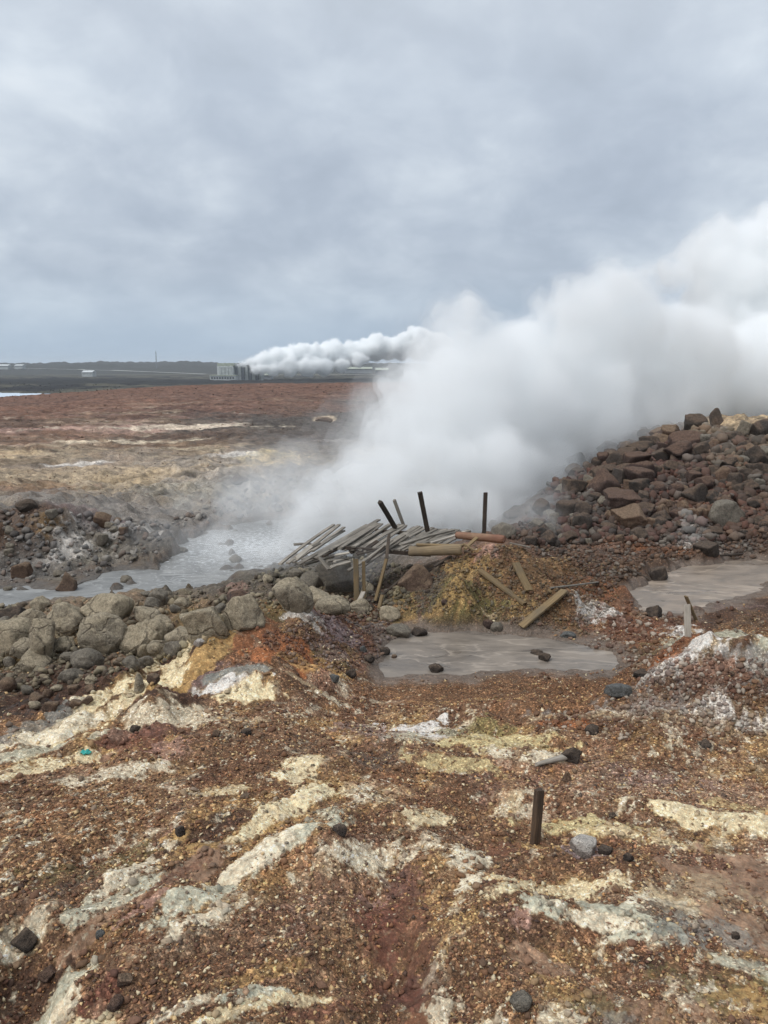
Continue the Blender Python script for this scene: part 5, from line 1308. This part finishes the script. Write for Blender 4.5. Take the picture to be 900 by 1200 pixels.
def blobs_field(balls, h, pad, seed, kids=(7, 5), warp=.35, wl=1.6, kr=(.5, .45)):
    """distance-like field of a billowing cloud: balls, smaller balls on them, smaller again"""
    r_ = np.random.default_rng(seed); B = [np.array(balls, float)]
    for lvl, (n, k) in enumerate(zip(kids, kr)):
        P = B[-1]; out = []
        for p in P:
            for _ in range(n):
                d = r_.normal(size=3); d /= np.linalg.norm(d); d[2] = abs(d[2]) * .8 + d[2] * .2
                out.append([*(p[:3] + d * p[3] * r_.uniform(.72, .95)), p[3] * k * r_.uniform(.6, 1.15)])
        B.append(np.array(out))
    A = np.concatenate(B); mn = (A[:, :3] - A[:, 3:]).min(0) - pad - warp * 1.5; mx = (A[:, :3] + A[:, 3:]).max(0) + pad + warp * 1.5
    n = np.ceil((mx - mn) / h).astype(int) + 1
    g = np.meshgrid(*[mn[i] + np.arange(n[i]) * h for i in range(3)], indexing='ij')
    w = [warp * (noise3(g[0] / wl, g[1] / wl, g[2] / wl, seed + i) + .4 * noise3(g[0] / wl * 2.7, g[1] / wl * 2.7, g[2] / wl * 2.7, seed + 9 + i)) for i in range(3)]
    G = [g[i] + w[i] for i in range(3)]
    f = np.full(g[0].shape, 1e3)
    for x, y, z, r in A:
        e = r + pad + warp * 1.5
        sl = tuple(slice(max(int((c - e - mn[i]) / h), 0), max(int((c + e - mn[i]) / h) + 2, 0)) for i, c in enumerate((x, y, z)))
        d = np.sqrt((G[0][sl] - x) ** 2 + (G[1][sl] - y) ** 2 + (G[2][sl] - z) ** 2) - r
        f[sl] = np.minimum(f[sl], d)
    bd = np.abs(f) < .9 * pad
    q = [g[i][bd] for i in range(3)]; wf = wl * .42
    f[bd] += pad * (.26 * noise3(q[0] / wf, q[1] / wf, q[2] / wf, seed + 3) + .18 * noise3(q[0] / wf * 2.1, q[1] / wf * 2.1, q[2] / wf * 2.1, seed + 4))
    for ax in range(3):                       # closed at the box walls
        s = [slice(None)] * 3; s[ax] = 0; f[tuple(s)] = 9; s[ax] = -1; f[tuple(s)] = 9
    print('steam grid', f.shape, round(time.time() - T0, 1))
    return f, mn
def steam(name, label, balls, h, pad, seed, shells, **kw):
    f, org = blobs_field(balls, h, pad, seed, **kw)
    root = None
    for i, (iso, dens) in enumerate(shells):
        V, Fc = surface_nets(f, org, h, iso)
        o = add_mesh(name if i == 0 else 'steam_core', V, Fc, steam_material(name + '_%d' % i, dens), root)
        if root is None:
            root = o; tag(o, label, 'steam', kind='stuff')
    return root
def ball(px, py, d, r): p = at(px, py, d); return [p.x, p.y, p.z, mpx(r, d)]
MAIN = [(318,650,17.6,12),(338,636,17.8,18),(362,618,18,26),(385,600,18.3,32),(410,606,18.4,36),(450,596,18.6,44),(495,600,18.8,50),(545,600,19.5,50),(590,606,21,38),
 (392,566,18.7,24),(420,560,18.8,34),(455,555,19.2,46),(500,545,20,60),(560,540,21,70),(620,545,24,60),(660,560,27,50),
 (418,528,19.2,20),(440,505,19.5,26),(465,500,19.8,38),(500,500,20.4,50),(540,485,21.5,70),(600,480,24,80),(670,480,27,80),(740,470,31,70),
 (464,468,20.2,24),(486,450,20.6,34),(520,440,21.3,48),(560,430,22.5,56),(620,435,25,62),(690,430,28,66),
 (512,412,21.6,20),(540,405,22,28),(545,377,22,26),(530,394,22,24),(564,384,22.2,22),(578,402,22.6,24),(600,408,23.5,28),
 (620,400,24.4,26),(642,376,25,26),(670,362,26,30),(702,346,27,30),(733,338,27.5,28),(754,344,28,22),(690,385,27,44),(740,385,28.5,50),(785,395,29.5,46),(822,402,30.5,40),
 (790,440,32,70),(850,440,34,70),(920,440,36,90),
 (792,322,37,20),(815,298,37.5,24),(842,280,38,28),(875,280,38.5,28),(912,264,39,28),(850,325,38,46),(900,325,39,56),(830,360,38,40),(960,300,40,76),(1010,270,41,80),(1010,380,41,110),(880,390,39,60),
 (820,480,38,60),(900,480,40,70),(980,470,41,90),(1110,330,42,120),(1210,300,44,140),(1250,420,44,140),(760,500,33,34),(720,470,29,50),(705,498,27,34),(770,465,30,50),(800,470,31,44)]
MAIN = [(a_, b_, c_, r_ * .84) for a_, b_, c_, r_ in MAIN]
steam('steam', 'dense white steam plume blowing right from the vent behind the deck', [ball(*b) for b in MAIN], .15, .75, 11,
      [(.32, .08), (.12, .45), (-.05, .7)], warp=.28, wl=1.1, kids=(7, 6, 4), kr=(.45, .45, .5))
VEIL = [(300,640,18,30),(260,630,19,28),(345,600,19.5,34),(380,560,20.5,34),(330,570,22,32),(410,510,21,26),(440,470,22,24),(280,590,24,30),(220,610,24,26),(150,640,22,24),(200,640,20,20),
 (400,660,13.4,20),(440,670,12.6,18),(620,585,18.2,22),(645,560,21,24),(690,530,23.5,26),(720,515,24.5,28),(760,498,25.5,26),(800,486,26.5,24),(620,600,17.5,26),(640,610,16.5,14),(110,765,10.4,10),(395,480,28,24),(340,480,34,18),(600,620,16,14)]
for k_, b in enumerate([VEIL[:11], VEIL[11:13], VEIL[13:20] + [VEIL[-1]], VEIL[20:21]]):
    steam('steam_veil', ['thin steam drifting low over the mud pool', 'faint steam in the hollow under the walkway', 'thin steam licking over the left edge of the rock heap', 'faint wisp of steam between the gully boulders', 'thin wisps of steam on the dark far slope'][k_],
          [ball(*q) for q in b], .16 if k_ in (0, 2, 4) else .08, .8 if k_ in (0, 2, 4) else .2, 30 + k_, [(.5, .09), (.1, .13), (-.2, .17)] if k_ in (0, 2, 4) else [(.12, .15), (-.05, .3)], kids=(6, 4), warp=.55 if k_ in (0, 2, 4) else .2, wl=1.2 if k_ in (0, 2, 4) else .5)
UP = [(452,418,60,10),(468,410,62,14),(484,400,62,18),(498,390,64,18),(512,380,66,14),(520,395,66,16),(478,425,60,12)]
steam('steam_wisp', 'grey translucent wisp rising between the far steam and the near plume', [ball(*b) for b in UP], .35, 1.6, 51, [(1.2, .015), (.1, .03)], kids=(7, 5), warp=1.2, wl=3)
FARP = [(278,428,703,2.5),(283,427,706,3.5),(287,427,708,4),(295,426,712,6),(305,424,716,8),(316,422,720,9),(328,419,726,10),(342,418,730,11),(352,415,735,11),(365,420,740,12),(378,418,745,12),(388,413,750,12),(398,420,755,12),(412,417,760,12),(425,415,765,12),(440,412,770,13),(455,411,775,13),(470,410,780,14),(490,408,785,16),(510,410,790,18),
  (300,434,706,6),(308,434,712,7),(320,434,715,9),(340,432,720,11),(360,432,725,12),(380,431,735,11),(400,429,745,9),(420,424,750,8)]
steam('steam', 'bright white steam bank streaming right from the power plant on the horizon', [ball(b[0], b[1] - b[3] * .1, b[2], b[3] * 1.0) for b in FARP], 1.0, 3, 71, [(.4, .07), (-.8, .35)], kids=(10, 7), kr=(.62, .5), warp=1.0, wl=6)
print('steam', round(time.time() - T0, 1))

# ------------------------------------------------------------------ haze: the damp air
m, nt = new_mat('damp_air'); g = N(nt); v = g.n('ShaderNodeVolumePrincipled'); g.l(v.outputs[0], g.n('ShaderNodeOutputMaterial').inputs['Volume'])
v.inputs['Color'].default_value = (.86, .93, 1, 1); v.inputs['Density'].default_value = HAZE_D = .00013
if HAZE_D:
    o = box('haze', (0, 0, 24.0), (19000, 19000, 90), m); tag(o, 'damp grey air over the whole geothermal field', 'haze', kind='stuff')

# ================================================================== SKY AND LIGHT
SUN_EL, SUN_AZ = R(52), R(-125)             # behind the cloud, high, behind the viewer's left shoulder
w = bpy.data.worlds.new('World'); SC.world = w; w.use_nodes = True; nt = w.node_tree; nt.nodes.clear(); g = N(nt)
out = g.n('ShaderNodeOutputWorld'); bg = g.n('ShaderNodeBackground'); g.l(bg.outputs[0], out.inputs[0])
sky = g.n('ShaderNodeTexSky', sky_type='NISHITA'); sky.sun_disc = False; sky.sun_elevation = SUN_EL; sky.sun_rotation = SUN_AZ; sky.dust_density = 3; sky.air_density = 1.2
tc = g.n('ShaderNodeTexCoord'); sx = g.n('ShaderNodeSeparateXYZ'); g.l(tc.outputs['Generated'], sx.inputs[0])
z = g.math('MAXIMUM', sx.outputs[2], 0.0)
den = g.math('ADD', z, .42)
cx = g.n('ShaderNodeCombineXYZ'); g.l(g.math('DIVIDE', sx.outputs[0], den), cx.inputs[0]); g.l(g.math('DIVIDE', sx.outputs[1], den), cx.inputs[1])
big_ = g.noise(cx.outputs[0], 1.9, 4, .5, .2); sm = g.noise(cx.outputs[0], 5.2, 9, .6, .3)
cl = g.math('ADD', g.math('MULTIPLY', big_.outputs[0], .68), g.math('MULTIPLY', sm.outputs[0], .32))
ccol = g.ramp(cl, [(.36, lin((146,156,170))), (.46, lin((163,173,187))), (.54, lin((184,193,204))), (.60, lin((203,211,219))), (.70, lin((226,231,235)))])
grad = g.ramp(z, [(0, lin((156,175,194))), (.045, lin((160,178,196))), (.12, lin((164,177,192))), (.22, lin((168,179,193))), (.31, lin((194,204,215))), (.40, lin((218,225,231))), (1, lin((226,231,236)))])
f_ = g.ramp(z, [(0, .0), (.04, .25), (.12, .65), (1, .7)])
c = g.mix(f_, grad, ccol)
# overcast layer in front of the clear sky
mul = g.n('ShaderNodeVectorMath', operation='SCALE'); g.l(c, mul.inputs[0]); mul.inputs['Scale'].default_value = 10.0
c = g.mix(.955, sky.outputs[0], mul.outputs[0])
g.l(c, bg.inputs[0]); bg.inputs[1].default_value = .1
sl = bpy.data.lights.new('sun', 'SUN'); sl.energy = 2.0; sl.angle = R(50); sl.color = (1, .985, .96)
so = bpy.data.objects.new('sun', sl); COL.objects.link(so)
dvec = Vector((math.sin(SUN_AZ) * math.cos(SUN_EL), math.cos(SUN_AZ) * math.cos(SUN_EL), math.sin(SUN_EL)))
so.rotation_euler = (-dvec).to_track_quat('-Z', 'Y').to_euler(); so.location = (0, 0, 60)
SC.view_settings.view_transform = 'Standard'; SC.view_settings.look = 'None'; SC.view_settings.gamma = 1; SC.view_settings.exposure = .32
SC.view_settings.use_curve_mapping = False
cy = SC.cycles
cy.volume_bounces = 24; cy.max_bounces = 24; cy.diffuse_bounces = 2; cy.glossy_bounces = 2; cy.volume_step_rate = 1; cy.use_denoising = True
cy.use_adaptive_sampling = True; cy.adaptive_threshold = .02
SC.render.threads_mode = 'AUTO'
print('done', round(time.time() - T0, 1))
